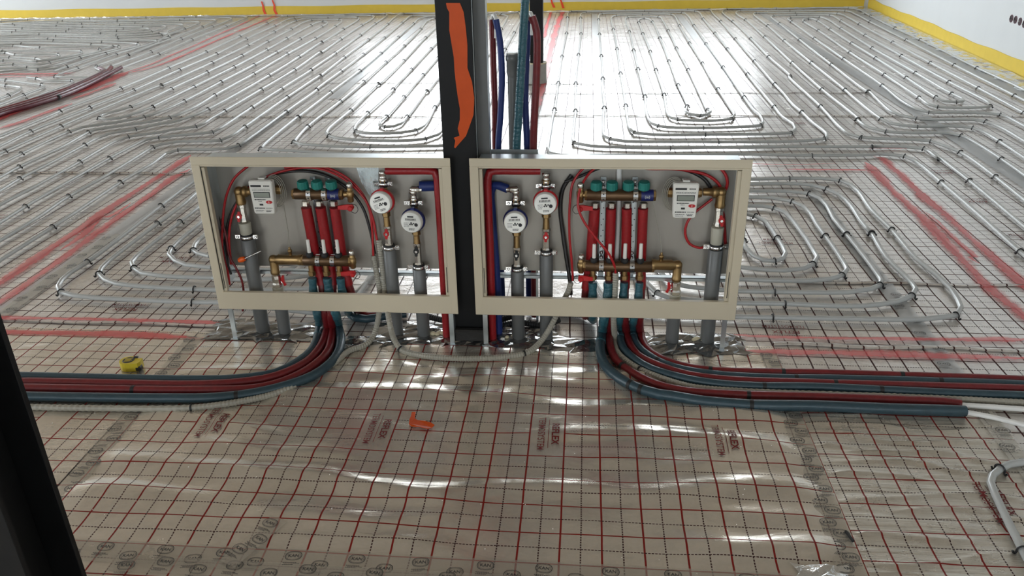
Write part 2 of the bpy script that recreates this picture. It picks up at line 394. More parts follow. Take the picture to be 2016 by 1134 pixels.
edge_strip('baseboard_back', [(XL + i * (4.25 - XL) / nb, back_y(XL + i * (4.25 - XL) / nb) - .001, 0) for i in range(nb + 1)], (0, -1, 0), lambda i: .130 + .004 * math.sin(i * .21), .03)
nb = 300
edge_strip('baseboard_right', [(right_x(YF + i * (10.35 - YF) / nb) - .001, YF + i * (10.35 - YF) / nb, 0) for i in range(nb + 1)], (-1, 0, 0), lambda i: .125 + .006 * math.sin(i * .13) + .004 * math.sin(i * .41), .19)

# ------------------------------------------------------------------ foil sheets in the foreground: real folds
FOLDS = [  # x0, x1, y, half width, height, tilt
    (-.62, .16, .10, .030, .0075, .02), (-.1, .85, .055, .026, .0055, -.04), (.2, .85, -.085, .028, .0075, .0),
    (-.55, .02, -.345, .026, .0090, -.10), (.0, .75, -.335, .022, .0060, .02), (-.75, -.30, -.215, .028, .006, -.12),
    (-.45, .05, -.475, .030, .006, .05), (-.42, -.02, -.565, .024, .006, .0), (.45, .95, -.205, .034, .006, .06),
    (.55, .96, -.30, .030, .0065, .04), (.58, .96, -.40, .028, .006, .03), (.62, .96, -.51, .028, .008, .02),
    (-.98, -.55, -.09, .024, .005, -.2), (-.98, -.5, -.30, .022, .005, -.15), (-.98, -.6, -.42, .022, .005, -.1),
    (-.95, -.30, .20, .024, .005, .03), (.05, .9, .24, .026, .0065, -.01), (-.2, .3, .18, .022, .0055, .02), (.5, .96, .02, .025, .005, .05)]
def fold_h(x, y):
    if not (-1.05 < x < 1.0 and -.63 < y < .46): return 0.
    h = 0.
    for x0, x1, yc, w, a, tl in FOLDS:
        if x < x0 - .12 or x > x1 + .12: continue
        c = yc + tl * (x - (x0 + x1) / 2) + .012 * math.sin(x * 9 + yc * 40); d = (y - c) / (w * 1.25)
        if abs(d) > 2.6: continue
        e = min(1, max(0, (x - x0 + .12) / .2)) * min(1, max(0, (x1 + .12 - x) / .2))
        h += 1.25 * a * math.exp(-d * d) * e * e * (3 - 2 * e)
    h += .0030 * (1 + math.sin(x * 13 + 3 * math.sin(y * 11)) * math.sin(y * 27 + 2 * math.sin(x * 5))) * .5
    h += .0030 * (1 + math.sin(y * 34 + 1.7 * math.sin(x * 3.1 + 1) + .8 * math.sin(x * 8))) * (.5 + .5 * math.sin(x * 2.3 + y * 5))
    e = min(1, (x + 1.05) / .10) * min(1, (1.0 - x) / .10) * min(1, (y + .63) / .08) * min(1, (.46 - y) / .08)
    return h * e
def sheet(name, x0, x1, y0, y1, st, material, hf, z=0.):
    nx, ny = int((x1 - x0) / st) + 1, int((y1 - y0) / st) + 1; m = MB()
    vs = [(x0 + (x1 - x0) * i / nx, y0 + (y1 - y0) * j / ny, z + hf(x0 + (x1 - x0) * i / nx, y0 + (y1 - y0) * j / ny)) for j in range(ny + 1) for i in range(nx + 1)]
    m.add(vs, [(j * (nx + 1) + i, j * (nx + 1) + i + 1, (j + 1) * (nx + 1) + i + 1, (j + 1) * (nx + 1) + i) for j in range(ny) for i in range(nx)], True)
    return obj(name, m, material, floor)
sheet('foil_sheet', -1.05, 1.0, -.63, .46, .0075, 'foil_near', fold_h)
def crease_h(x, y):
    e = min(1, (x - 1.0) / .03, (1.56 - x) / .03, (y + 1.2) / .05, (.10 - y) / .05); e = max(0, e)
    q = y * 95 + 2.2 * math.sin(x * 6 + y * 9) + 1.5 * math.sin(x * 15 - y * 31)
    s = .5 + .5 * math.sin(q); r = s ** 6
    g = .5 + .5 * math.sin(x * 11 + 7 * math.sin(y * 27)); return e * (.0006 + .0062 * r * g)
sheet('foil_sheet', 1.0, 1.56, -1.2, .10, .0065, 'foil_creased', crease_h)
def flat_h(x, y): return .0006
sheet('foil_sheet', -2.2, 1.0, -1.4, -.63, .05, 'foil_near', flat_h)
sheet('foil_sheet', -2.2, -1.05, -.63, .46, .03, 'foil_near', lambda x, y: .0006 + .0016 * max(0, math.sin(x * 31) * math.sin(y * 9 + x * 5)))

# ------------------------------------------------------------------ clear joint tapes with printed maker marks
def logo_mesh():
    m = MB(); n = 28
    for R0, R1 in ((.0150, .0163), (.0128, .0134)):
        vs = []
        for i in range(n):
            a = 2 * math.pi * i / n
            for R in (R0, R1): vs.append((R * 1.22 * math.cos(a), R * math.sin(a) * (1 + .12 * math.cos(2 * a)), 0))
        m.add(vs, [(2 * i, 2 * i + 1, 2 * ((i + 1) % n) + 1, 2 * ((i + 1) % n)) for i in range(n)])
    vs, fs = text_mesh('kan', 'KAN', .0125, .0002, 1.0); m.add(vs, fs)
    for i, (a, b) in enumerate(((-.020, .012), (-.016, .016), (-.020, .004))):
        y = -.0225 - i * .0032; x = a
        while x < b:
            w = random.uniform(.0015, .004); m.add([(x, y, 0), (x + w, y, 0), (x + w, y + .0016, 0), (x, y + .0016, 0)], [(0, 1, 2, 3)]); x += w + .0012
    me = m.mesh('maker_mark'); me.materials.append(MATS['ink_grey']); return me
LOGO = logo_mesh()
def tape(x0, y0, x1, y1, w, mt='tape_film', logos=0., z=.0022, hz=None, lrot=0., jit=.012):
    a = Vector((x0, y0, 0)); b = Vector((x1, y1, 0)); t = (b - a).normalized(); n = Vector((-t.y, t.x, 0)); L = (b - a).length
    k = max(2, int(L / (.03 if hz else .25))); m = MB(); vs = []
    for i in range(k + 1):
        p = a + t * (L * i / k)
        for j in range(4):
            q = p + n * (w * (j / 3 - .5)); q.z = z + (hz(q.x, q.y) if hz else 0) + (.0006 * random.random() if 0 < i < k else 0); vs.append(q)
    m.add(vs, [(i * 4 + j, i * 4 + j + 1, i * 4 + j + 5, i * 4 + j + 4) for i in range(k) for j in range(3)], True)
    o = obj('tape_strip', m, mt, floor)
    if logos:
        s = logos * .5; row = 0
        while s < L - .02:
            p = a + t * s + n * (w * (.18 if row % 2 else -.18)); g = obj('maker_mark', LOGO, None, o)
            g.matrix_parent_inverse = Matrix.Identity(4)
            g.location = (p.x, p.y, z + .0014 + (hz(p.x, p.y) if hz else 0)); g.rotation_euler = (0, 0, math.atan2(t.y, t.x) + lrot + random.uniform(-.12, .12))
            s += logos * random.uniform(.85, 1.15); row += 1
    return o
tape(.968, .10, .955, -1.25, .062, 'tape_film', .042, .0035, None, math.pi / 2)
tape(-1.045, .42, -1.0, -.75, .060, 'tape_film', .055, .003, None, -math.pi / 2)
tape(-1.05, -.63, 1.1, -.63, .07, 'tape_film', .075, .003, None, 0)
tape(-.40, -.50, -.47, -.66, .05, 'tape_film', .05, .0105, None, math.pi / 2)
tape(-.75, -.665, 1.0, -.672, .05, 'tape_film', .082, .0042, None, 0)
tape(1.535, .12, 1.52, -.9, .06, 'tape_film', .075, .0045, None, math.pi / 2)
tape(1.535, 2.2, 1.537, .26, .065, 'tape_film_grey', .10, .0012, None, math.pi / 2)
tape(.973, .42, .972, .22, .055, 'tape_film', .05, .0025, None, math.pi / 2)
tape(.445, 9.9, .445, 3.75, .075, 'tape_film_grey')
tape(.155, 3.75, .150, 2.6, .08, 'tape_film_grey')
tape(1.60, 9.8, 1.565, 4.9, .09, 'tape_film_grey')
tape(2.74, 9.9, 2.67, .6, .10, 'tape_film_grey')
tape(3.98, 10.0, 3.63, 3.4, .12, 'tape_film_grey')
tape(-1.90, 9.8, -1.71, 4.4, .085, 'tape_film_grey')
tape(-1.93, 4.0, -1.895, .5, .075, 'tape_film_grey', .0)
tape(-1.9, 1.4, -1.88, .5, .06, 'tape_film', .11, .0024, None, math.pi / 2)
# seams between the rolls: a lifted foil lip
def seam(x0, x1, y, amp):
    n = int((x1 - x0) / .02); m = MB(); vs = []
    for i in range(n + 1):
        x = x0 + (x1 - x0) * i / n; yy = y + .006 * math.sin(x * 13) + .003 * random.random(); h = amp * (.4 + .6 * abs(math.sin(x * 7 + math.sin(x * 19))))
        vs += [(x, yy - .010, .0004), (x, yy - .003, h), (x, yy + .006, h * .55), (x, yy + .014, .0004)]
    m.add(vs, [(4 * i + j, 4 * i + j + 1, 4 * i + j + 5, 4 * i + j + 4) for i in range(n) for j in range(3)], True)
    obj('foil_seam', m, 'foil_floor', floor)
seam(-4.0, -1.0, 2.36, .007); seam(.0, 4.0, 3.82, .006); seam(1.2, 3.6, .995, .006); seam(-2.0, -.2, 5.05, .004); seam(-3.2, -.5, 3.78, .005)
seam(1.0, 2.4, .475, .007); seam(-.2, 2.6, 4.6, .004); seam(-.3, .45, 4.98, .004)
seam(-6.0, -.8, .515, .004)

# ------------------------------------------------------------------ printed foil names
def name_print(cx, cy, rot, hf=None, z=.0022, s=1.0, parent=None):
    m1, m2 = MB(), MB(); R = Matrix.Rotation(rot, 4, 'Z')
    def put(mb, vs, fs, dx, dy):
        out = []
        for v in vs:
            p = R @ Vector(((v.x + dx) * s, (v.y + dy) * s, 0)); p += Vector((cx, cy, 0)); p.z = z + (hf(p.x, p.y) if hf else 0); out.append(p)
        mb.add(out, fs)
    vs, fs = text_mesh('n1', 'REFLEX', .029, .0007, 1.0); put(m1, vs, fs, 0, .0225)
    vs, fs = text_mesh('n2', 'TERMOSYSTEM', .029, .00005, .78); put(m2, vs, fs, 0, -.018)
    k = 14; vs = []
    for i in range(k + 1):
        for w in (.0008, -.0008): vs.append(Vector((-.066 + .132 * i / k, .0035 + w, 0)))
    put(m2, vs, [(2 * i, 2 * i + 1, 2 * i + 3, 2 * i + 2) for i in range(k)], 0, 0)
    a = obj('printed_name', m1, 'ink_red', floor); obj('printed_name', m2, 'ink_red', a)
for k in (-8, -3, 2, 7): name_print(k * .1 + .050, -.10, -math.pi / 2, fold_h, .0034)
name_print(1.385, -.32, -math.pi / 2, crease_h, .0034)
for x, y, r in ((1.065, .588, math.pi), (-1.42, .645, math.pi), (1.20, 1.42, 0), (2.33, 2.50, math.pi), (2.31, 2.02, math.pi), (2.33, 1.53, math.pi), (.62, 1.2, math.pi),
                (-1.46, 1.11, math.pi), (-2.63, 1.62, math.pi), (-1.93, 1.93, math.pi), (1.80, 3.62, math.pi), (-2.6, .28, math.pi)):
    name_print(x, y, r, None, .0012)

# ------------------------------------------------------------------ spray paint lines
TILE = dict(T1=(0, 20, 5.669), T2=(330, 20, 5.669), T3=(600, 20, 5.669), T4=(0, 200, 4.93), T5=(280, 130, 5.4), T6=(560, 150, 5.671), T7=(0, 400, 4.362),
            U1=(1060, 10, 5.815), U2=(1380, 10, 5.815), U3=(1676, 10, 5.815), U4=(1060, 150, 5.815), U5=(1380, 150, 5.815), U6=(1676, 150, 5.815),
            U7=(1640, 290, 5.154), U8=(1440, 400, 4.362), C6=(1440, 300, 5.67), C5=(1500, 800, 3.395), K=(1400, 300, 2.024), LB=(0, 600, 2.123), RB=(1000, 600, 1.984),
            A0=(360, 460, 6.3), A1=(640, 460, 6.3), A2=(1200, 460, 6.3), C4=(700, 0, 3.36), G=(0, 0, 1))
def parse(s):
    """survey notes: 'TILE: x,y x,yc ...' (c = a clip sits there) -> [(px, py, clip)]"""
    out = []; t = TILE['G']
    for w in s.split():
        if w[-1] == ':': t = TILE[w[:-1]]; continue
        c = w[-1] == 'c'; x, y = (w[:-1] if c else w).split(',')
        out.append((t[0] + float(x) / t[2], t[1] + float(y) / t[2], c))
    return out
def spray(s, w, z=.0030):
    P = spline([F(x, y, 0) for x, y, _ in parse(s)], .06); m = MB(); vs = []; n = len(P); sd = random.random() * 9
    for i, p in enumerate(P):
        t = (P[min(i + 1, n - 1)] - P[max(i - 1, 0)]).normalized(); q = Vector((-t.y, t.x, 0))
        ww = w * (1 + .14 * math.sin(i * .5 + sd)) * min(1, (i + .4) / 2, (n - i - .6) / 2)
        for j in (-.5, .5): r = p + q * ww * j; vs.append((r.x, r.y, z))
    m.add(vs, [(2 * i, 2 * i + 1, 2 * i + 3, 2 * i + 2) for i in range(n - 1)])
    o = obj('spray_line', m, 'spray_paint', floor); uv = o.data.uv_layers.new(name='UVMap')
    for po in o.data.polygons:
        for li in po.loop_indices:
            vi = o.data.loops[li].vertex_index; uv.data[li].uv = (vi // 2 * .1, vi % 2)
for s, w in (('G: -120,622 0,626 150,629 275,632 360,634 450,637', .05), ('G: -120,648 0,654 200,658 320,662 402,667', .055),
             ('T4: 1850,520 1600,690 1430,800 1150,980 930,1130 T7: 800,150 420,400 150,590 0,690 -160,800', .075),
             ('T4: 1840,660 1700,730 1500,880 1300,1020 1140,1134 T7: 900,210 540,480 350,610 0,860 -120,950', .075),
             ('T4: 1270,985 1050,1125 T7: 880,120 700,290 520,410', .05),
             ('K: 70,730 250,738 450,742 700,745 900,748 1247,748 1320,748', .04), ('K: 110,795 300,798 700,806 1000,816 1247,822 1320,825', .062),
             ('U7: 320,155 440,260 600,440 870,680 1100,920 1300,1134 K: 1120,553 1247,655 1330,720', .085),
             ('U7: 410,100 500,110 560,165 600,210 680,270 780,370 980,560 1160,700 1400,930 1640,1134 K: 1247,530 1330,590', .085),
             ('U7: 900,640 1000,720 1130,840 1300,990 1440,1120 K: 1030,420 1068,445', .055), ('G: 1440,322 1560,325 1650,322', .02),
             ('U7: -500,228 -200,230 0,232 200,232 380,236 490,248', .045), ('U6: 200,835 400,830 640,835', .04),
             ('T1: -300,722 0,718 300,715 600,712 850,702', .10), ('T1: -300,752 0,748 400,740 700,728', .07),
             ('T2: 1040,55 800,170 600,258 300,395 0,522 T1: 1700,600 1400,700', .05), ('T2: 1220,55 900,190 650,295 300,450 0,580 T1: 1700,640 1450,700', .07),
             ('T1: 1420,690 1200,790 900,905 600,985 300,1090 0,1200 -300,1300', .16), ('T1: 1290,815 1050,910 800,1000', .10), ('T4: 0,265 200,200 500,90 700,20', .10),
             ('C4: 1380,60 1340,150 1310,260 1280,380 1262,480 1240,560 1215,640 1205,720', .10), ('C4: 1300,60 1265,170 1248,250', .06)):
    spray(s, w)
def wall_mark(pts, w):
    m = MB(); P = []
    for px, py in pts:
        d = ray(px, py); t = (back_y(0) - .016 - CAM.y) / (d.y - .0276 * d.x) * 1.0
        p = CAM + d * ((back_y(0) - .016 + .0276 * CAM.x - CAM.y) / (d.y - .0276 * d.x)); P.append(p)
    vs = []
    for i, p in enumerate(P):
        for s in (-1, 1): vs.append(p + Vector((s * w * (.5 + .5 * i / len(P)), 0, 0)))
    m.add(vs, [(2 * i, 2 * i + 1, 2 * i + 3, 2 * i + 2) for i in range(len(P) - 1)])
    return m
bs = bpy.data.objects['baseboard_back']
for pts in ([(515, 3), (518, 12), (519, 20), (523, 29)], [(536, 0), (540, 10), (540, 20), (545, 29)], [(1085, -2), (1087, 6), (1091, 15)], [(1103, -2), (1106, 6), (1109, 16)]):
    obj('spray_mark', wall_mark(pts, .022), 'mark_orange', bs)

# ------------------------------------------------------------------ heating pipes on the floor, held down by black clips
PR = .0099; PZ = .0122
def clip_mesh():
    m = MB(); R = .0131; pts = [(-.0215, 0, -.003), (-.019, 0, -.0065)]
    pts += [(-.0175, 0, -.0105), (-.0138, 0, -.009)]
    pts += [(R * math.cos(a), 0, R * math.sin(a)) for a in [math.pi * (1.08 - 1.16 * i / 10) for i in range(11)]]
    pts += [(.0138, 0, -.009), (.0175, 0, -.0105), (.019, 0, -.0065), (.0215, 0, -.003)]
    m.tube(pts, .0030, 4, True, False); me = m.mesh('clip'); me.materials.append(MATS['clip_black']); return me
CLIP = clip_mesh()
def inside(p):
    p.y = min(p.y, back_y(p.x) - .06); p.x = min(p.x, right_x(p.y) - .14); return p
def pipe_run(parent, s, e0=0., e1=0., z=PZ, step=.07, clips=True):
    raw = parse(s); P = [inside(F(x, y, z)) for x, y, _ in raw]
    if e0: P.insert(0, P[0] + (P[0] - P[1]).normalized() * e0); raw.insert(0, (0, 0, False))
    if e1: P.append(P[-1] + (P[-1] - P[-2]).normalized() * e1); raw.append((0, 0, False))
    o = obj('pipe_run', MB().tube(spline(P, step), PR, 8), 'pipe_grey', parent)
    if clips:
        for i, (p, r) in enumerate(zip(P, raw)):
            if not r[2]: continue
            t = P[min(i + 1, len(P) - 1)] - P[max(i - 1, 0)]
            c = bpy.data.objects.new('clip', CLIP); COL.objects.link(c); c.parent = o
            c.location = p; c.rotation_euler = (0, 0, math.atan2(t.y, t.x) - math.pi / 2)
    return o
def circuit(label, runs, at):
    t = thing('heating_pipe', at, label, 'heating pipe', 'heating pipes clipped to the floor foil')
    for r in runs: pipe_run(t, *((r,) if isinstance(r, str) else r))
    return t
circuit('grey heating pipe spiral in the brightest glare right of the central column', [
    ('U4: 105,825 125,700 160,480 185,380c 228,75c U1: 270,585c 322,320c 333,140c 340,90 375,62c 500,51 990,50c 1695,38c 1900,36 U2: 85,42c 135,95 225,185c 395,385c 615,640c 845,905c U5: 940,190 1060,330 1155,410c 1290,540 1400,620 1440,660 1440,698 1410,716c 1200,740 600,750 200,752c 0,750 U4: 1400,750 1000,745 825,722c 760,690 740,600 745,450 755,360c 735,150 738,25c U1: 720,580c 700,330c 690,165c 692,122 725,100c 1000,93 1265,88c 1640,88c 1700,115 1780,232c 1920,440c U2: 255,710c 495,1055c U5: 600,380 670,440 710,530 685,563c 450,580 30,592c U4: 1375,572c 1270,500 1220,230c 1165,0 U1: 1140,730c 1090,515c 1040,300c 1000,190 997,160 1020,140c 1200,133 1375,135c 1420,175 1485,290c 1580,490c 1715,740c 1870,1065 U4: 1940,385c 1970,400 U5: 110,410 60,440 0,450 U4: 1860,452c 1720,430 1685,400 1705,345c 1600,100c U1: 1495,640c 1390,375c 1305,190c 1260,160 1210,152c 1160,160 1145,175 1150,195c 1195,325c 1280,530c 1345,740c 1440,1025c U4: 1480,420 1520,475 1595,497c 1977,510 U5: 200,505 350,490c 385,440 330,350 195,145c 100,0 U2: 18,665c U1: 1730,432c 1615,235c 1560,125 1520,106c 1190,108c 890,120c 840,140 835,175 858,275c 900,500c 940,780c U4: 985,230 1000,335c 1015,450 1050,600 1100,648c 1300,668 1910,668c U5: 50,668c 800,660 1030,650c 1080,605 1060,550 940,470 840,350c 550,0 U2: 535,790c 305,500c 160,320c 25,155c U1: 1840,85 1790,68c 1215,66c 545,82c 492,98 485,145c 488,325c 460,565c 428,895c U4: 425,395c 405,600 397,735 412,765c 600,798 1000,815 1510,822c 1977,815 U5: 450,815 1000,808 1960,808c U6: 235,808c 600,806 830,828c 900,868 1000,955 U7: 1010,55 1385,340c 1938,800 2300,1100', 0, 1.5),
    ('U4: 110,822 130,880 250,905 900,905 U5: 0,900 450,892 1270,905c 1977,897 U6: 300,890 610,915c 740,970 U7: 930,210 1100,355c 1500,700 1900,1060c 2250,1350', 0, 1.5)], (1.2, 5, 0))
circuit('grey heating pipe spiral tucked into the far right corner of the room', [
    ('U7: 2300,810 1938,530 1650,300c 1295,50c U6: 1050,790 905,740c 450,718 115,700c U5: 1835,700c 1700,660 1600,590 1370,345c 1010,0 U2: 1020,815c 775,590c 570,380c 365,185c 265,105 245,70 287,40c 500,36 860,42c 1685,32c 1790,48 1940,125c U3: 500,265c 790,395c 1440,718c 1977,970 2400,1200', 1.5, 1.5),
    ('U7: 2200,490 1938,280 1710,120c U6: 1400,748 1260,680c 1100,652 700,650 395,632c 210,590 70,495c U5: 1800,495c 1385,150c U2: 1045,660c 730,365c 510,168c 410,105 405,80 450,63c 1018,66c 1650,66c 1780,110 1935,190c U3: 630,400c 1180,685c 1870,1035c 2300,1250', 1.5, 1.5),
    ('U6: 2300,1130 1977,930 1700,748c 1520,640 1390,590c 1100,570 755,577c 450,540 345,490c 0,220 U5: 1650,155c U2: 1265,660c 955,405c 765,235c 625,130 605,105 630,90c 1080,88c 1560,98c 1680,140 1815,215c U3: 475,425c 905,660c 1455,950c U6: 1977,420c 2400,650', 1.5, 1.5),
    ('U6: 2300,920 1977,740 1700,580 1540,520c 1400,496 1000,500 745,485c 560,448 450,400 200,175c U2: 1915,990c 1495,680c 1130,395c 900,212c 815,150 805,130 830,122c 1092,112c 1475,116c 1540,140 1605,180c 1880,345c U3: 575,580c 1120,880c U6: 1480,250 1570,300 1590,342c 1500,355 1250,362 990,350c 900,328 775,245c U3: 380,795c U2: 1705,540c 1345,290c 1180,190c 1165,170 1180,158 1230,155c 1290,160 1340,180c 1480,275c 1725,435c U3: 280,605c 630,830c 970,1055c U6: 1050,282 1200,297c 1280,285 1270,255 1150,200c U3: 735,775c 240,490c U2: 1605,265c 1440,160 1360,138c 1200,138 1020,145c 995,155 1040,190c 1300,380c 1635,615c U3: 355,920c U6: 600,300 760,380 885,412c 1300,415 1705,440c 1850,500 1977,570 2300,760', 1.5, 1.5)], (3, 5, 0))
circuit('grey heating pipe spiral on the foil beside and behind the right cabinet', [
    'A2: 430,1030 120,1020 G: 1190,585 1165,540 1172,480 1182,420 1195,370 1230,354 1330,352 C6: 200,298 645,290c 1000,290 1215,310c 1330,360 1420,440 1560,640 1790,865c U7: 850,1134 G: 1844,541 1873,570 1886,590 K: 996,618 975,650c 850,664 500,662 245,658c 85,655 G: 1330,620 1260,612',
    'G: 1430,362 1300,364 1240,375 1225,420 1222,480 1240,530 1258,545 A2: 435,520 470,620 590,740c 740,795 K: 0,592 95,600 295,603c 500,612 600,612 740,595 800,572c 815,545 800,520 700,420 640,322c C6: 1570,910c 1440,760 1330,590 1200,470 1065,405c 900,365 750,350 200,352',
    'C6: 195,430 600,432 760,445 865,460c 980,510 1060,590 1140,740 1285,915c U8: 990,270c 1150,470 1260,620 1287,665 1275,705c 1200,735 1000,765 600,765 370,760c 50,755 A2: 1150,675 1000,660 900,640 700,560 600,420 G: 1290,470 1300,420 1330,395 1400,378 1475,376',
    'C6: 185,500 450,505 680,545c 800,600 880,680 950,800 1050,935c U8: 900,410 970,520 992,570 950,620c 850,650 650,665 300,662 60,652 G: 1400,540 1350,515 1330,480 1345,440 1390,400 1472,388',
    'C6: 170,595 350,598 480,620c 600,670 700,780 800,920 U8: 640,300 700,400 738,465 700,525c 620,560 450,578 300,572 80,550 G: 1420,512 1395,480 1400,450 1430,415 1470,405',
    'C6: 160,685 270,710c 380,770 450,860 U8: 395,300c 440,370 465,430 440,475 370,495c 280,490 190,450 120,380 100,320c G: 1462,455 1466,425 1469,420'], (1.5, 1.2, 0))
circuit('grey heating pipe spiral on the foil behind the left cabinet', [
    'A1: 400,960 200,1000 T7: 1880,850 1655,848c 1200,832 800,810 620,790 525,765c 498,718 530,660 600,600 750,505c 1000,320 1380,22c T4: 1870,780 G: 440,325 470,310 520,322 640,330 740,340 775,365 765,410 745,470 735,530 700,590',
    'T7: 1860,745 1670,738c 1300,720 1000,690 900,655 850,608c 870,560 930,500 1350,175c 1590,0 T4: 1890,900 G: 420,352 480,340 600,342 700,352 730,380 722,430 G: 738,520 A1: 620,470 530,590 400,720 G: 660,580 A0: 1580,680 960,700 450,700 T7: 1860,745',
    'T7: 1830,640 1400,625 1220,600 1150,558c 1130,510 1170,460 1545,160c 1700,40 G: 430,365 520,355 620,358 680,375 690,420 675,480 650,520 A0: 1570,520 1300,550 940,570 380,550 T7: 1830,640',
    'T7: 1815,552 1600,530 1500,490 1450,440 1470,390c 1550,310 1730,160 G: 440,390 520,372 600,375 640,395 650,430 630,480 600,510 A0: 1330,440 925,480 350,415 T7: 1815,552',
    'T7: 1800,455 1700,430 1660,405c 1670,360 1710,310 1755,280 G: 430,430 500,400 570,400 600,430 580,470 520,495 450,500 T7: 1800,455'], (-1.4, 1.2, 0))
circuit('grey heating pipe spiral in the glare left of the central column', [
    'C4: 1080,80c 1092,110 1050,215c 990,325c 940,440 G: 965,200 935,262 900,284 T6: 1785,775c 1400,785 960,790c 500,780 200,757 105,735c 130,700 260,560c 625,280c 885,60c T3: 905,580c 1110,398c 1295,210c 1380,112 1450,92c 1600,92 G: 925,36 980,28 1005,26 C4: 1080,80c',
    'C4: 965,95c 1003,105 1000,125 965,190c 920,300 G: 940,140 905,210 880,250 T6: 1770,600 1720,650 1575,700c 1300,720 800,710 600,690 500,665c 465,630 490,590 740,380c 1050,85c T3: 825,825c 1105,562c 1220,440 1350,305c 1475,190 G: 890,34 940,28 C4: 965,95c',
    'T3: 1700,150 1600,230 1490,350 1410,430c 1190,660c 985,882c T6: 1215,145c 930,410c 800,540 775,590 800,615c 900,635 1300,630 1465,605c 1560,550 1600,500 1680,345c 1750,240 T3: 1700,700 1800,480',
    'T3: 1750,250 1620,400 1490,530c 1320,720c 1105,968c T6: 1140,450c 1070,510 1060,545 1125,567c 1220,560 1300,530 1370,450c 1590,165c T3: 1365,905c 1505,740 1700,500',
    'G: 860,305 700,303 T5: 1600,900 1400,890 1260,880c 1290,838 1655,540c T6: 150,455c 515,180c T3: 615,675c 850,480c 1045,300c 1215,150c 1290,90 1390,72 1700,66 G: 960,28'], (-1.2, 5, 0))
circuit('grey heating pipes that bend sideways in steps left behind the left cabinet', [
    ('G: 960,24 T3: 1475,62 1205,62c 1160,80 1085,142c 890,308c 655,492c 405,680c 130,885c T5: 1855,250c 1530,485c 1150,760 1020,842c 880,880 700,886 380,890c 250,930 T4: 1600,510 1480,600 1165,785c 640,1134 T7: 450,205c 0,490', 0, 1.2),
    ('G: 960,22 T3: 1475,40 1105,38c 1000,85 925,155c 710,328c 440,525c 175,730c T2: 1705,728c 1335,970c T5: 1090,645c 950,740 830,790c 700,798 400,800 200,830 105,862c T4: 1400,490 1000,735 665,920c 350,1134 T7: 0,320', 0, 1.2),
    ('T2: 10,645c 430,465c 805,290c 1110,145c 1240,88 1340,66c 1984,48 T3: 330,48 900,42c 912,62 785,150c 620,278c 340,480c 70,665c T2: 1600,668c 1270,875c 940,1085c T5: 830,660 745,702c 500,725 175,757c 60,775 T4: 1400,375 1060,550c 700,755 245,1018c T7: 0,165', 0, 1.2),
    ('T2: 130,665c 545,487c 875,322c 1195,175c 1410,88c 1600,75 1984,66 T3: 330,66 745,60c 768,80 635,168c 400,322c 180,470c T2: 1705,470c 1415,665c 1045,885c 635,1125c T5: 730,560 650,612 570,642c 300,678 T4: 1600,290 1245,340c 1140,375 770,585c 400,790 0,1000', 0, 1.2),
    ('T2: 495,585c 895,390c 1190,240c 1430,120c 1540,95 1790,86c T3: 260,86c 500,78 595,82c 600,102 430,210c 190,358c T2: 1720,355c 1465,520c 1130,728c 450,1105c T5: 500,540 300,600 T4: 1600,205 1315,267c 1080,305 960,345 820,420c 500,590 190,748c 0,865', 0, 1.2),
    ('T5: 310,240c 690,65c T2: 830,505c 1115,350c 1380,212c 1530,132 1605,112c 1800,104 1920,105c 1942,125 1870,180c 1650,315c 1335,490c 960,710c 525,948c T5: 550,440 285,547c 150,580 T4: 1200,230 920,272 855,298c 600,440 185,632c 0,735', 0, 1.2),
    ('T2: 440,690c T5: 310,240c 100,340 T4: 1265,50c 1050,110 985,132 965,160c 1030,172 1150,160 1480,50c T5: 110,432c 550,218c 975,10c T2: 1105,442c 1330,315c 1600,170c 1690,132 1735,125c 1785,135 1770,155 1720,185c 1480,320c 1215,470c 965,608c 595,800c 185,1015c T5: 200,480 20,540c T4: 1100,205 800,247 720,275 665,292c 205,505c 0,605', 0, 1.2),
    ('T2: 495,585c T5: 200,205c T1: 1800,835c T4: 900,105 590,238c 45,480c', 0, 1.2),
    ('T2: 130,665c T1: 1490,893c 1000,1085c T4: 870,58c 295,287c 0,430', 0, 1.2),
    ('T2: 10,645c T1: 1345,872c 665,1125c T4: 580,92c 0,335', 0, 1.2)], (-3, 4, 0))
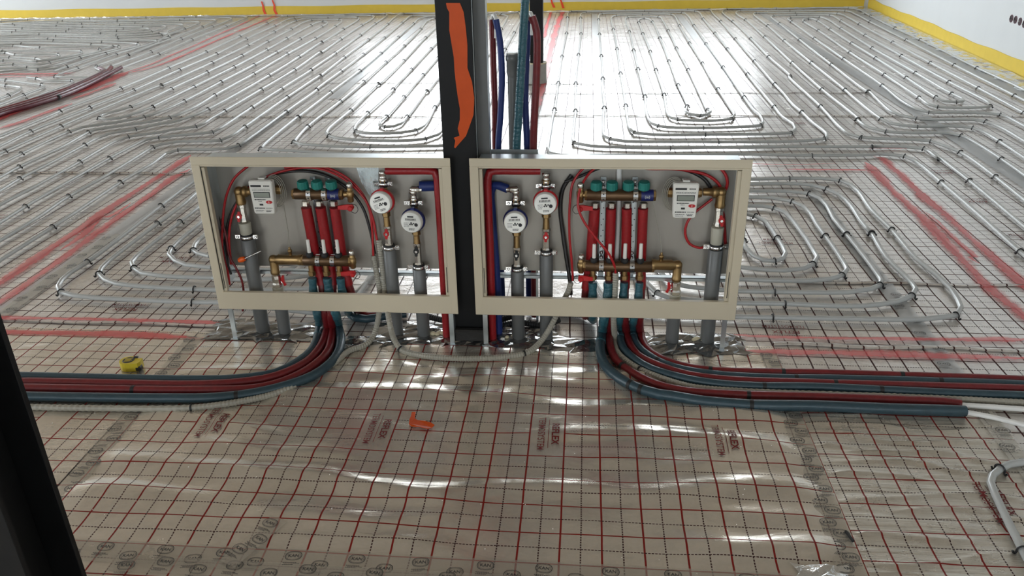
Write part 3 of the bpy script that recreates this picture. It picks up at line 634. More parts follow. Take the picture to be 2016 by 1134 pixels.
circuit('grey heating pipe rows below the back wall in the far left corner', [
    ('T1: 0,131 10,130c 312,106c 1000,96c 1632,80c T2: 320,72c 870,67 880,80 650,180c 270,328c 0,445 T1: 1770,490c 1500,590 1345,650', 2),
    ('T1: 0,150 697,120c 1310,112c T2: 190,95c 695,86 712,98 500,185c 150,320c T1: 1685,465c 1240,625c 1150,665', 2),
    ('T1: 0,154 142,152c 642,140c 1310,124c T2: 137,110c 525,105 535,118 385,185c 0,335 T1: 1600,425 1425,500c 1075,625c 1062,645 1120,665', 2),
    ('T1: 0,172 165,170c 915,152c 1510,143c T2: 345,131 350,145 190,210c 0,280 T1: 1760,345 1500,430 1295,490c 860,645c 640,722 620,738c 700,745 1010,750', 2),
    ('T1: 0,192 630,176c 1335,168c T2: 155,157 165,170 0,238 T1: 1885,303c 1750,330 1325,330c 535,320c 0,325', 2, 2),
    ('T1: 0,210 250,206c 922,190c 1595,184c 1835,175 1848,190 1690,238c 1500,255 1125,260c 0,268', 2, 2),
    ('T1: 0,230 177,230c 770,214c 1380,207c 1645,203 1650,220 1305,232c 740,238c 135,250c 0,252', 2, 2),
    ('T2: 0,262 T1: 1775,256c 1600,275 1300,282c 440,270c 0,288', 0, 2), ('T1: 1984,232 1805,280c 1600,298 1315,304c 625,290c 0,305', 0, 2),
    ('T1: 0,346 597,340c 1200,340 1755,342c 1775,356 1500,470 1430,500c', 2), ('T1: 0,368 1138,355c 1540,376c 1560,392 1180,485c 745,630c 600,680', 2),
    ('T1: 0,388 240,372c 1020,384c 1325,404c 1340,418 890,530c 640,605', 2), ('T1: 0,405 148,398c 445,416c 1260,404c 1110,434c 1125,450 550,585c 470,605 150,606c 0,612', 2, 2),
    ('T1: 0,458 30,455c 905,458c 920,475 640,540 415,570c 250,560 40,564c -60,566', 2, 2), ('T1: 0,478 62,476c 168,497c 650,492c 670,508 500,555 400,540c 108,527c 0,530', 2, 2),
    ('T1: 745,630c 560,655 428,668c 300,660 0,690', 0, 2), ('T1: 890,530c 650,605 480,640 302,640c 0,655', 0, 2)], (-6, 7, 0))
circuit('short grey heating pipe ends left of the maroon sleeved pipes', [
    ('T1: -100,765 70,782c 300,812 465,832c 497,845 470,865 260,945c 0,1050', 1, 1.5), ('T1: -100,825 70,840c 180,852 235,862 225,880 90,950c 0,985', 1, 1.5), ('T1: 300,748 410,762c 500,785 650,788 800,786c 818,800 720,840 300,998c 0,1105', 0, 1.5)], (-5, 4, 0))
circuit('white heating pipe bent round one clip beyond the creased foil at right', [
    ('C5: 1950,360 1752,372 1650,388 1590,420c 1540,462 1530,512 1562,595 1640,760 1745,965c 1850,1160', 1, .6)], (1.5, -.4, 0))

# ------------------------------------------------------------------ manifold cabinets
YF0, YB = .398, .512       # front flange plane, back panel
def cabinet(x0, x1, label, patches):
    z0, z1 = .131, .677; t = thing('manifold_cabinet', ((x0 + x1) / 2, .45, 0), label, 'cabinet', 'open manifold cabinets by the column')
    wt, wb, ws = .027, .066, .028
    m = MB().bbox(x0, x1, YF0 - .004, YF0, z1 - wt, z1, .0015); obj('frame_top', m, 'enamel', t)
    m = MB().bbox(x0 + .02, x1 - .02, YF0 - .0045, YF0 + .012, z0, z0 + wb, .002); obj('frame_bottom', m, 'enamel', t)
    for a, b in ((x0, x0 + ws), (x1 - ws, x1)):
        m = MB().bbox(a, b, YF0 - .0042, YF0, z0, z1 - wt + .0002, .0015); obj('frame_side', m, 'enamel', t)
    lz0, lz1 = z0 + wb, z1 - wt
    obj('frame_lip', MB().box(x0 + ws - .004, x1 - ws + .004, YF0, YF0 + .018, lz1 - .006, lz1 + .002), 'enamel', t)
    for s, xa in ((1, x0 + ws), (-1, x1 - ws)):
        m = MB().bbox(xa, xa + s * .0105, YF0 + .004, YF0 + .024, lz0, lz1 - .010, .001); l = obj('frame_lip', m, 'enamel', t)
        obj('lip_slot', MB().box(xa + s * .0040, xa + s * .0062, YF0 + .0032, YF0 + .0042, lz0 + .012, lz0 + .105), 'ink_black', l)
    bx0, bx1, bz0, bz1 = x0 + .022, x1 - .022, .246, .655
    obj('back_panel', MB().box(bx0, bx1, YB, YB + .002, bz0, bz1), 'panel_grey', t)
    obj('top_panel', MB().box(bx0, bx1, YF0, YB + .002, bz1, bz1 + .002), 'galvanised', t)
    for s, xa in ((1, bx0), (-1, bx1)):
        obj('side_panel', MB().box(xa, xa + s * .0018, YF0 + .001, YB, .20, bz1), 'galvanised', t)
        lg = MB(); lg.box(xa - s * .001, xa + s * .015, YF0 + .014, YF0 + .0165, .001, .24); lg.box(xa - s * .001, xa + s * .001, YF0 + .0165, YF0 + .05, .001, .24)
        l = obj('leg', lg, 'galvanised', t)
        obj('foot_plate', MB().box(xa - s * .006, xa + s * .020, YF0 + .004, YF0 + .06, .0035, .006), 'galvanised', l)
    m = MB().box(bx0, bx1, YB - .022, YB, .236, .238); m.box(bx0, bx1, YB - .022, YB - .0205, .226, .238); obj('bottom_rail', m, 'galvanised', t)
    for p in patches:
        pts = [V(px, py, YB - .0008) for px, py in p[1:]]
        obj('film_rest', MB().prism(pts, (0, -.0006, 0)), p[0], t)
    for px in (.12, .5, .88):
        x = bx0 + (bx1 - bx0) * px; obj('screw', MB().lathe((x, YF0 + .05, bz1 + .002), (0, 0, 1), [(0, .004), (.0015, .0035), (.002, .0001)], 8), 'black_rubber', t)
    return t
cabinet(-.921, -.0765, 'cream framed open cabinet left of the column with three teal caps inside',
        [('film_blue', (700, 326), (745, 326), (745, 378), (732, 392), (712, 360))])
cabinet(-.0165, .847, 'cream framed open cabinet right of the column with four teal caps inside', [])

def hexnut(mb, c, r, h, ax=(0, 0, 1)):
    a = Vector(ax); mb.lathe(Vector(c) - a * h / 2, a, [(0, r * .9), (h * .12, r), (h * .88, r), (h, r * .9)], 6, False); return mb
def clamp(parent, x, y, z, r, ear=.016):
    m = MB(); m.lathe((x, y, z - .006), (0, 0, 1), [(0, r + .0005), (.002, r + .003), (.010, r + .003), (.012, r + .0005)], 20); c = obj('pipe_clamp', m, 'chrome', parent)
    obj('rubber_liner', MB().lathe((x, y, z - .011), (0, 0, 1), [(0, r + .0002), (.002, r + .0016), (.020, r + .0016), (.022, r + .0002)], 20), 'black_rubber', c)
    for s in (-1, 1):
        e = MB().bbox(x + s * (r + .001), x + s * (r + ear), y - .004, y + .004, z - .0085, z + .0085, .002)
        e.lathe((x + s * (r + ear * .62), y - .004, z), (0, -1, 0), [(0, .0048), (.003, .0042), (.0032, .002)], 8); obj('clamp_ear', e, 'chrome', c)
    return c
def lever(parent, x, y, z, mt, s=1., rot=0.):
    """small butterfly ball-valve handle facing the room"""
    R = Matrix.Translation((x, y, z)) @ Matrix.Rotation(rot, 4, 'Y'); m = MB()
    pts = [(-.0042, 0, .018), (.0042, 0, .018), (.005, 0, .010), (.0095, 0, .004), (.0095, 0, -.004), (.005, 0, -.010), (.0042, 0, -.019), (-.0042, 0, -.019), (-.005, 0, -.010), (-.0095, 0, -.004), (-.0095, 0, .004), (-.005, 0, .010)]
    m.prism([R @ (Vector(p) * s) for p in pts], (0, -.005, 0)); h = obj('valve_handle', m, mt, parent)
    obj('handle_nut', hexnut(MB(), (x, y - .0065, z), .005 * s, .004, (0, 1, 0)), 'chrome', h); return h
def drum(parent, name, mt, x, y, z0, z1, r, seg=18, flare=0.):
    return obj(name, MB().lathe((x, y, z0), (0, 0, 1), [(0, r * .94), (.0015, r), (z1 - z0 - .0015, r + flare), (z1 - z0, (r + flare) * .94)], seg), mt, parent)
def zc(px, py, Y): return V(px, py, Y).z
YP = .472

# ---- grey insulated risers with valves
def heat_riser(label, px, bot, s, el_x, valve_py, parts):
    """tall riser: grey jacket, clamp, beige union, ball valve, brass elbow turning towards the heat meter"""
    jt, un0, un1, v0, v1, e0 = parts; x = V(px, jt, YP).x; z = lambda py: V(px, py, YP).z
    t = thing('heating_riser', (x, YP, 0), label, 'riser pipe', 'grey jacketed risers in the cabinets')
    drum(t, 'jacket', 'pvc_grey', x, YP, .001, z(jt), .0245)
    clamp(t, x, YP, z(jt) + .008, .0205, .018)
    drum(t, 'union', 'pvc_beige', x, YP, z(jt) - .002, z(un0), .0185, 16, .002)
    b = MB().lathe((x, YP, z(un0)), (0, 0, 1), [(0, .012), (.006, .0165), (.012, .0165), (.02, .0135), (z(v1) - z(un0) - .012, .0135), (z(v1) - z(un0) - .01, .016), (z(v1) - z(un0), .016)], 8, False)
    v = obj('ball_valve', b, 'nickel', t); lever(v, x - s * .006, YP - .019, (z(un0) + z(v1)) / 2 - .004, 'red_plastic', 1.0, s * .18)
    ze = z(e0); m = MB().lathe((x, YP, z(v1)), (0, 0, 1), [(0, .0155), (.008, .0175), (.014, .0155), (ze - z(v1) - .006, .0155)], 14); m.ball((x, YP, ze), .0175, 14)
    xe = V(el_x, e0, YP).x; m.lathe((x, YP, ze), (s, 0, 0), [(0, .0155), (.014, .0155), (.016, .019), (.026, .019), (.028, .013), (abs(xe - x), .012)], 14); obj('elbow', m, 'brass', t)
    return t
heat_riser('thick grey riser at the left end of the left cabinet under a brass elbow', 487, 648, 1, 497, 0, (470, 438, 0, 0, 402, 377))
heat_riser('thick grey riser at the right end of the right cabinet under a brass elbow', 1409, 672, -1, 1384, 0, (490, 447, 0, 0, 408, 378))
def return_riser(label, px, py_v, s, bar_px, bar_py):
    """short riser: brass tee from the lower manifold bar, elbow, ball valve, beige union, grey jacket"""
    x = V(px, py_v, YP).x; zb = V(px, bar_py, .455).z; zv = V(px, py_v, YP).z; xb = V(bar_px, bar_py, .455).x; y = .460
    t = thing('return_riser', (x, y, 0), label, 'riser pipe', 'short grey risers under the lower bars')
    drum(t, 'jacket', 'pvc_grey', x, y, .001, zv - .052, .0225); drum(t, 'union', 'pvc_beige', x, y, zv - .053, zv - .026, .019, 16)
    b = MB().lathe((x, y, zv - .028), (0, 0, 1), [(0, .015), (.004, .0175), (.014, .0175), (.02, .0145), (.034, .0165), (.046, .0165), (.05, .013)], 8, False); v = obj('ball_valve', b, 'nickel', t)
    m = MB().prism([(x + s * p[0], y - .004, zv + p[1]) for p in ((.017, .006), (.022, .018), (.029, .018), (.028, .004), (.028, -.006), (.034, -.018), (.026, -.022), (.021, -.008), (.017, -.004))], (0, .007, 0)); obj('valve_handle', m, 'red_plastic', v)
    m = MB().lathe((x, y, zv + .022), (0, 0, 1), [(0, .0135), (.004, .0165), (.012, .0165), (.016, .015), (zb - zv - .024, .015)], 14); m.ball((x, y, zb), .0165, 14); d = 1 if xb > x else -1
    m.lathe((x, y, zb), (d, 0, 0), [(0, .015), (.016, .015), (.018, .0185), (abs(xb - x) - .014, .0175), (abs(xb - x) - .012, .0195), (abs(xb - x), .0195)], 14); obj('brass_tee', m, 'brass', t)
    return t
r1 = return_riser('short grey riser with red butterfly valve under the lower bar of left cabinet', 547, 548, 1, 594, 512)
r2 = return_riser('short grey riser with red butterfly valve under the lower bar of right cabinet', 1330, 562, -1, 1283, 523)
def sensor(parent, px, py0, top):
    p = V(px, py0, .458); m = MB().lathe((p.x, p.y, p.z - .01), (0, 0, 1), [(0, .006), (.012, .006), (.013, .008), (.02, .008), (.021, .004), (.03, .004)], 8); obj('sensor_pocket', m, 'brass', parent)
    q = [p + Vector((0, 0, .018))] + [V(a, b, .47) for a, b in top]; obj('sensor_wire', MB().tube(spline(q, .02), .0013, 5), 'conduit_beige', parent)
sensor(r1, 571, 497, [(568, 462), (562, 425), (556, 392), (548, 376)]); sensor(r2, 1302, 508, [(1300, 470), (1292, 430), (1284, 396), (1281, 380)])

# ---- manifolds: two bars, caps, brackets, end pieces
def manifold(label, ux0, ux1, uy, lx0, lx1, ly, caps, cy, nuts_u, flow, nuts_l, brk, end_u, end_l, s, lab):
    y = .455; U = lambda px, py: V(px, py, y); zu, zl = U((ux0 + ux1) / 2, uy).z, U((lx0 + lx1) / 2, ly).z
    t = thing('pipe_manifold', (U((lx0 + lx1) / 2, ly).x, y, zl - .03), label, 'manifold', 'bronze manifolds in the cabinets')
    for (a, b, z) in ((ux0, ux1, zu), (lx0, lx1, zl)):
        xa, xb = U(a, uy if z == zu else ly).x, U(b, uy if z == zu else ly).x
        bar = obj('manifold_bar', MB().lathe((xa, y, z), (1, 0, 0), [(0, .015), (.002, .0190), (xb - xa - .002, .0190), (xb - xa, .015)], 18), 'bronze_bar', t)
        for e in (xa, xb): obj('end_nut', hexnut(MB(), (e, y, z), .018, .014, (1, 0, 0)), 'brass', bar)
        if z == zu:
            xl0, xl1 = U(lab[0], uy).x, U(lab[1], uy).x
            l = obj('bar_label', MB().lathe((xl0, y, z), (1, 0, 0), [(0, .0192), (xl1 - xl0, .0192)], 18), 'meter_blue', bar)
            vs, fs = text_mesh('m', '(m)', .012, .0003); o = MB(); o.add([(v.x + (xl0 + xl1) / 2, y - .0196 + abs(v.y) * .1, z + v.y) for v in vs], fs); obj('label_print', o, 'pipe_grey', l)
    for px in caps:
        x = U(px, cy).x; zz = U(px, cy).z
        m = MB(); m.lathe((x, y - .004, zz - .015), (0, -.12, 1), [(0, .0165), (.003, .019), (.022, .0185), (.026, .016), (.027, .004)], 12, False); c = obj('regulator_cap', m, 'teal_plastic', t)
        obj('cap_collar', MB().lathe((x, y, zu + .012), (0, 0, 1), [(0, .013), (zz - .015 - zu - .012, .014)], 12), 'black_rubber', c)
    for px, py in nuts_u:
        x = U(px, py).x; obj('compression_nut', hexnut(MB(), (x, y, U(px, py).z), .0135, .018), 'nickel', t)
    for px, py in flow:
        x, z = U(px, py).x, U(px, py).z; b = obj('flow_meter', MB().lathe((x, y - .002, zl + .013), (0, 0, 1), [(0, .011), (.003, .0125), (.014, .0125), (.017, .009)], 12), 'black_rubber', t)
        obj('sight_glass', MB().lathe((x, y - .002, zl + .029), (0, 0, 1), [(0, .0065), (z - zl - .016, .006), (z - zl - .014, .004)], 10), 'meter_white', b)
    for px, py in nuts_l:
        x, z = U(px, py).x, U(px, py).z; m = hexnut(MB(), (x, y, z), .0135, .016); m.lathe((x, y, z), (0, 0, 1), [(0, .0095), (zl - z - .014, .0095)], 10); obj('compression_nut', m, 'brass', t)
    for pu, pl in brk:
        x = U(pu, uy).x; k = MB()
        k.box(x - .009, x + .009, YB - .012, YB - .009, zl - .055, zu + .045); b = obj('bracket', k, 'galvanised', t)
        for z in (zu, zl):
            st = MB(); pts = []
            for i in range(9):
                a = math.pi * (.5 + i / 8.); pts.append((math.cos(a) * .0208, math.sin(a) * .0222))
            for i in range(8):
                (c0, s0), (c1, s1) = pts[i], pts[i + 1]
                st.add([(x - .0075, y + c0, z + s0), (x + .0075, y + c0, z + s0), (x + .0075, y + c1, z + s1), (x - .0075, y + c1, z + s1)], [(0, 1, 2, 3)], True)
            for dz in (.0215, -.0235): st.box(x - .0075, x + .0075, y, YB - .009, z + dz, z + dz + .002)
            so = obj('bracket_strap', st, 'chrome', b)
            for dz in (.009, -.009): obj('strap_hole', MB().lathe((x, y - .0196, z + dz), (0, -1, 0), [(0, .0025), (.0006, .0025)], 8), 'ink_black', so)
            obj('bracket_screw', MB().lathe((x, YB - .014, z + .032), (0, -1, 0), [(0, .006), (.008, .006), (.009, .003)], 8), 'chrome', b)
        for i in range(9): obj('bracket_hole', MB().lathe((x + (.003 if i % 2 else -.003), YB - .0122, zl + .05 + (zu - zl - .09) * i / 8), (0, -1, 0), [(0, .0022), (.0004, .0022)], 7), 'ink_black', b)
    for (px, py), z in ((end_u, zu), (end_l, zl)):
        x = U(px, py).x; m = MB().lathe((x, y, z - .026), (0, 0, 1), [(0, .0085), (.004, .0105), (.016, .0105), (.018, .013), (.036, .013), (.038, .010), (.05, .0095)], 10)
        m.lathe((x, y, z), (-s, 0, 0), [(0, .009), (.02, .011)], 8); e = obj('end_valve', m, 'brass', t)
        obj('vent_cap', MB().lathe((x, y, z + .022), (0, 0, 1), [(0, .0085), (.003, .0105), (.012, .0105), (.018, .008), (.020, .004)], 10), 'nickel', e)
        zh = z - .040; h = MB().prism([(x + s * .008, y - .015, zh + .008), (x - s * .010, y - .017, zh + .0095), (x - s * .040, y - .022, zh + .006), (x - s * .040, y - .022, zh - .006), (x - s * .010, y - .017, zh - .0085), (x + s * .008, y - .015, zh - .008)], (0, .007, 0))
        h.lathe((x, y, zh - .004), (0, -1, 0), [(0, .009), (.02, .009), (.022, .006)], 10); obj('drain_handle', h, 'red_plastic', e)
        lp = [(x + s * .004, y - .006, z - .032), (x + s * .018, y - .010, z - .034), (x + s * .024, y - .010, z - .050), (x + s * .014, y - .010, z - .062), (x, y - .012, z - .056)]
        obj('cap_strap', MB().tube(spline(lp, .004), .0011, 5), 'cable_black', e)
    return t
manifold('bronze manifold with three teal caps and three red sleeves in the left cabinet', 580, 672, 382, 598, 688, 513, (597, 625, 653), 361, ((602, 400), (629, 400), (657, 400)),
         ((607, 479), (637, 479), (664, 479)), ((614, 538), (643, 538), (669, 538)), ((610, 617), (640, 648)), (689, 380), (694, 513), 1, (647, 669))
manifold('bronze manifold with four teal caps and four red sleeves in the right cabinet', 1155, 1287, 384, 1152, 1284, 524, (1174, 1205, 1237, 1268), 363, ((1172, 404), (1204, 404), (1235, 404), (1267, 404)),
         ((1170, 488), (1201, 488), (1231, 487), (1262, 487)), ((1167, 546), (1198, 546), (1229, 546), (1259, 546)), ((1188, 1183), (1251, 1245)), (1143, 380), (1144, 523), -1, (1262, 1286))

# ---- heat meters
def heat_meter(label, px, py, s, coil_s):
    y0 = .428; c = V(px, py, y0); w, h, d = .040, .059, .020
    t = thing('heat_meter', (c.x, y0, c.z - h), label, 'meter', 'white heat meters')
    pts = []
    for cx, cz, a0 in ((w - .008, h - .008, 0), (-w + .008, h - .008, 90), (-w + .012, -h + .010, 180), (w - .012, -h + .010, 270)):
        for i in range(5):
            a = math.radians(a0 + i * 22.5); pts.append((c.x + cx + .008 * math.cos(a), y0, c.z + cz + .008 * math.sin(a)))
    m = MB().prism(pts[::-1], (0, d, 0)); body = obj('case', m, 'meter_white', t)
    cover = [(c.x + (p[0] - c.x) * .93, y0 - .004, c.z + (p[2] - c.z) * .95) for p in pts]
    n = len(pts); m = MB(); m.add(pts + cover, [(i, (i + 1) % n, n + (i + 1) % n, n + i) for i in range(n)] + [tuple(range(n, 2 * n))]); obj('face', m, 'meter_white', t)
    yf = y0 - .0045; R = lambda x0, x1, z0, z1: MB().box(c.x + x0, c.x + x1, yf - .0004, yf + .001, c.z + z0, c.z + z1)
    sc = obj('screen_surround', R(-.027, .028, .001, .021), 'ink_black', t); obj('screen', MB().box(c.x - .025, c.x + .026, yf - .001, yf, c.z + .003, c.z + .019), 'lcd', sc)
    pr = MB()
    def line(x0, x1, z, hh):
        x = x0
        while x < x1: q = random.uniform(.0015, .005); pr.box(c.x + x, c.x + min(x + q, x1), yf - .0006, yf, c.z + z, c.z + z + hh); x += q + .0012
    pr.box(c.x - .033, c.x + .002, yf - .0006, yf, c.z + .038, c.z + .0445); line(.010, .030, .0395, .0035); line(-.030, .030, .030, .0012); line(-.030, .030, .026, .0010); line(-.026, .012, -.007, .0028); line(-.014, -.002, -.012, .0014)
    line(-.030, .004, -.037, .0035); line(.008, .030, -.036, .0016); line(-.028, .000, -.044, .0012); line(.006, .026, -.043, .0012); line(-.028, -.004, -.049, .0012); line(.008, .024, -.048, .0030); obj('face_print', pr, 'ink_grey', t, kind='stuff')
    b = MB().lathe((c.x + .0215, yf - .0012, c.z - .0145), (0, 1, 0), [(0, .0085), (.002, .0092)], 14); b.v = [(c.x + .0215 + (p[0] - c.x - .0215) * 1.25, p[1], c.z - .0145 + (p[2] - c.z + .0145) * .62) for p in b.v]; bt = obj('button', b, 'red_plastic', t)
    obj('button_mark', MB().box(c.x + .0207, c.x + .0223, yf - .002, yf, c.z - .018, c.z - .011), 'meter_white', bt)
    obj('optical_port', R(-.012, .000, -.026, -.020), 'ink_black', t)
    obj('flow_sensor', MB().lathe((c.x - .055, .468, c.z + .014), (1, 0, 0), [(0, .013), (.006, .016), (.02, .016), (.022, .012), (.09, .012), (.092, .016), (.104, .016), (.11, .013)], 8, False), 'brass', t)
    for i in range(4):
        rr = .036 + .0028 * i; cx, cz = c.x + coil_s * (.026 + .0025 * i), c.z + .012
        q = [(cx + rr * .80 * math.cos(a), y0 + .026 + .003 * i, cz + rr * 1.25 * math.sin(a)) for a in [2 * math.pi * k / 22 for k in range(23)]]; obj('cable_coil', MB().tube(q, .0014, 5), 'conduit_beige', t)
    tie = MB().bbox(c.x - .010, c.x + .012, y0 + .008, y0 + .030, c.z + h + .001, c.z + h + .006, .001); obj('cable_tie', tie, 'meter_white', t); return t
heat_meter('white heat meter with grey screen above the thick riser in the left cabinet', 517, 389, 1, 1)
heat_meter('white heat meter with grey screen beside the thick riser in the right cabinet', 1349, 396, -1, -1)

# ---- water meters on grey jacketed risers
def water_riser(label, kind, mpx, mpy, top, jt, bot, valve_py, handle, elbow, tilt):
    y = .470; ym = .455; col = 'meter_red' if kind == 'red' else 'meter_blue'
    x = V(bot[0] * .25 + mpx * .75, mpy, y).x + 0; c = V(mpx, mpy, .412); x = c.x + .004 * (1 if mpx < 900 else -1); z = lambda py: V(mpx, py, y).z
    t = thing('water_riser', (x, y, 0), label, 'riser pipe', 'grey water risers with valves')
    zj = z(jt); drum(t, 'jacket', 'pvc_grey', x, y, .001, zj, .0225); drum(t, 'union', 'pvc_beige', x, y, zj - .002, zj + .014, .017, 16); clamp(t, x, y, zj + .006, .0185, .018)
    zm = c.z
    zv = z(valve_py); b = MB().lathe((x, y, zj + .012), (0, 0, 1), [(0, .014), (.006, .0155), (.012, .0125), (zv - zj, .0125), (zv - zj + .006, .0145), (zv - zj + .014, .0145)], 8, False); v = obj('ball_valve', b, 'nickel', t)
    lever(v, x, y - .019, zv + .004, handle, .95, .05)
    zt = z(top); m = hexnut(MB(), (x, y, zm - .052), .0145, .022); m.lathe((x, y, zv + .012), (0, 0, 1), [(0, .012), (max(.004, zm - .06 - zv - .012), .010)], 12); m.lathe((x, y, zm - .045), (0, 0, 1), [(0, .012), (.09, .012)], 12)
    hexnut(m, (x, y, zm + .056), .0145, .022); m.lathe((x, y, zm + .064), (0, 0, 1), [(0, .011), (max(.006, zt - zm - .064), .011)], 12); obj('brass_union', m, 'brass', t)
    clamp(t, x, y, zt - .020, .0125, .018)
    m = MB().lathe((x, y, zt - .014), (0, 0, 1), [(0, .012), (.004, .014), (.012, .014), (.014, .0115), (.026, .0115), (.028, .0135), (.036, .0135), (.038, .011)], 10)
    if elbow: m.ball((x, y, zt + .026), .013, 12); m.lathe((x, y, zt + .026), (elbow, 0, 0), [(0, .0125), (.018, .0125), (.02, .0095), (.03, .0095)], 12)
    obj('press_fitting', m, 'nickel', t)
    w = thing('water_meter', (x, ym, zm - .045), 'round water meter with white dial and %s ring in the %s cabinet' % (kind, 'left' if mpx < 900 else 'right'), 'meter', 'round water meters')
    obj('meter_body', MB().lathe((x, y + .012, zm), (0, -1, 0), [(0, .024), (.006, .031), (.020, .034), (.026, .030)], 20), 'brass', w)
    ax = Vector((-.10 if mpx < 900 else -.02, -1, .03)); o = Vector((x, .452, zm))
    obj('meter_ring', MB().lathe(o, ax, [(0, .036), (.003, .041), (.014, .041), (.018, .0385), (.020, .036)], 26), col, w)
    obj('meter_glass', MB().lathe(o + ax * .019, ax, [(0, .0372), (.012, .0368), (.016, .034)], 26), 'dial_white', w)
    a = ax.normalized(); fx = Vector((1, 0, 0)); fx = (fx - a * fx.dot(a)).normalized(); fz = -a.cross(fx)
    if fz.z < 0: fz = -fz
    c0 = o + ax * .019 + a * .0165; ct, stt = math.cos(tilt), math.sin(tilt); f1 = fx * ct + fz * stt; f2 = fz * ct - fx * stt
    pl = MB(); k = 24; pl.add([c0 + (f1 * math.cos(2 * math.pi * i / k) + f2 * math.sin(2 * math.pi * i / k)) * .0325 for i in range(k)], [tuple(range(k))]); d = obj('dial', pl, 'dial_white', w)
    pr = MB()
    def q(x0, x1, z0, z1): pr.add([c0 + a * .0006 + f1 * u + f2 * v for u, v in ((x0, z0), (x1, z0), (x1, z1), (x0, z1))], [(0, 1, 2, 3)])
    def disc(cx, cz, r, n=12, r0=0.): pr.add([c0 + a * .0006 + f1 * (cx + r * math.cos(2 * math.pi * i / n)) + f2 * (cz + r * math.sin(2 * math.pi * i / n)) for i in range(n)], [tuple(range(n))])
    q(-.011, .010, .0175, .0225)
    for i in range(8): q(-.018 + i * .0046, -.0155 + i * .0046, .0085, .0145)
    q(-.020, .020, .0068, .0075)
    for cx, cz in ((.001, -.001), (-.003, -.006), (.004, -.006)): disc(cx, cz, .0033, 5)
    disc(.0175, -.007, .0062); disc(.0095, -.0025, .0025, 8)
    for i in range(4):
        x0 = -.024
        while x0 < -.010: wd = random.uniform(.002, .004); q(x0, x0 + wd, -.002 - i * .0042, -.0005 - i * .0042); x0 += wd + .0012
    for i in range(2):
        x0 = -.008
        while x0 < .010: wd = random.uniform(.002, .004); q(x0, x0 + wd, -.022 - i * .004, -.0195 - i * .004); x0 += wd + .0012
    obj('dial_print', pr, 'ink_black', d); obj('dial_lid_hinge', MB().bbox(o.x - .006, o.x + .006, o.y - .018, o.y - .004, o.z + .038, o.z + .045, .001), col, w)
    return t
water_riser('grey riser below the red ringed water meter of the left cabinet', 'red', 747, 402, 350, 490, (777, 655), 458, 'red_plastic', 0, .35)
water_riser('grey riser below the blue ringed water meter of the left cabinet', 'blue', 808, 440, 388, 528, (826, 660), 492, 'black_rubber', 1, .0)
water_riser('grey riser below the blue ringed water meter of the right cabinet', 'blue', 1016, 441, 388, 532, (1012, 665), 500, 'black_rubber', -1, .05)
water_riser('grey riser below the red ringed water meter of the right cabinet', 'red', 1076, 404, 354, 500, (1074, 650), 464, 'red_plastic', 0, .08)

# ---- red and navy insulated service pipes in the cabinets
def service(name, label, pts, r, mt, cat='insulated pipe', group=None, step=.02, seg=12):
    P = [V(*p) if len(p) == 3 else Vector(p[:3]) for p in pts]  # four numbers: a point in metres
    return obj(name, MB().tube(spline(P, step), r, seg), mt, None, label, cat, group)
service('insulated_pipe', 'bright red insulated pipe dropping along the right side of the left cabinet', [(760, 336, .470), (800, 336, .466), (845, 336, .462), (856, 338, .460), (861, 350, .458), (863, 378, .456), (867, 440, .456), (871, 508, .456), (V(876, 600, .456).x, .456, .12, 0), (V(877, 620, .456).x, .456, .002, 0)], .0135, 'red_sleeve', group='red service pipes')
service('insulated_pipe', 'bright red insulated pipe dropping along the left side of the right cabinet', [(1064, 336, .470), (1010, 336, .466), (975, 336, .462), (964, 339, .460), (960, 352, .458), (961, 400, .456), (965, 500, .456), (V(968, 600, .456).x, .456, .12, 0), (V(968, 600, .456).x, .456, .002, 0)], .0135, 'red_sleeve', group='red service pipes')
service('insulated_pipe', 'navy insulated pipe stub running right from the blue meter in left cabinet', [(826, 367, .480), (850, 366, .485), (872, 365, .490), (880, 380, .492), (884, 420, .492)], .0175, 'navy_insulation', group='navy service pipes')
service('insulated_pipe', 'navy insulated pipe bending down behind the red pipe in right cabinet', [(1000, 372, .476), (985, 366, .480), (972, 364, .486), (966, 378, .490), (968, 420, .492), (974, 500, .492), (978, 560, .492), (V(980, 600, .492).x, .492, .01, 0)], .0145, 'navy_insulation', group='navy service pipes')

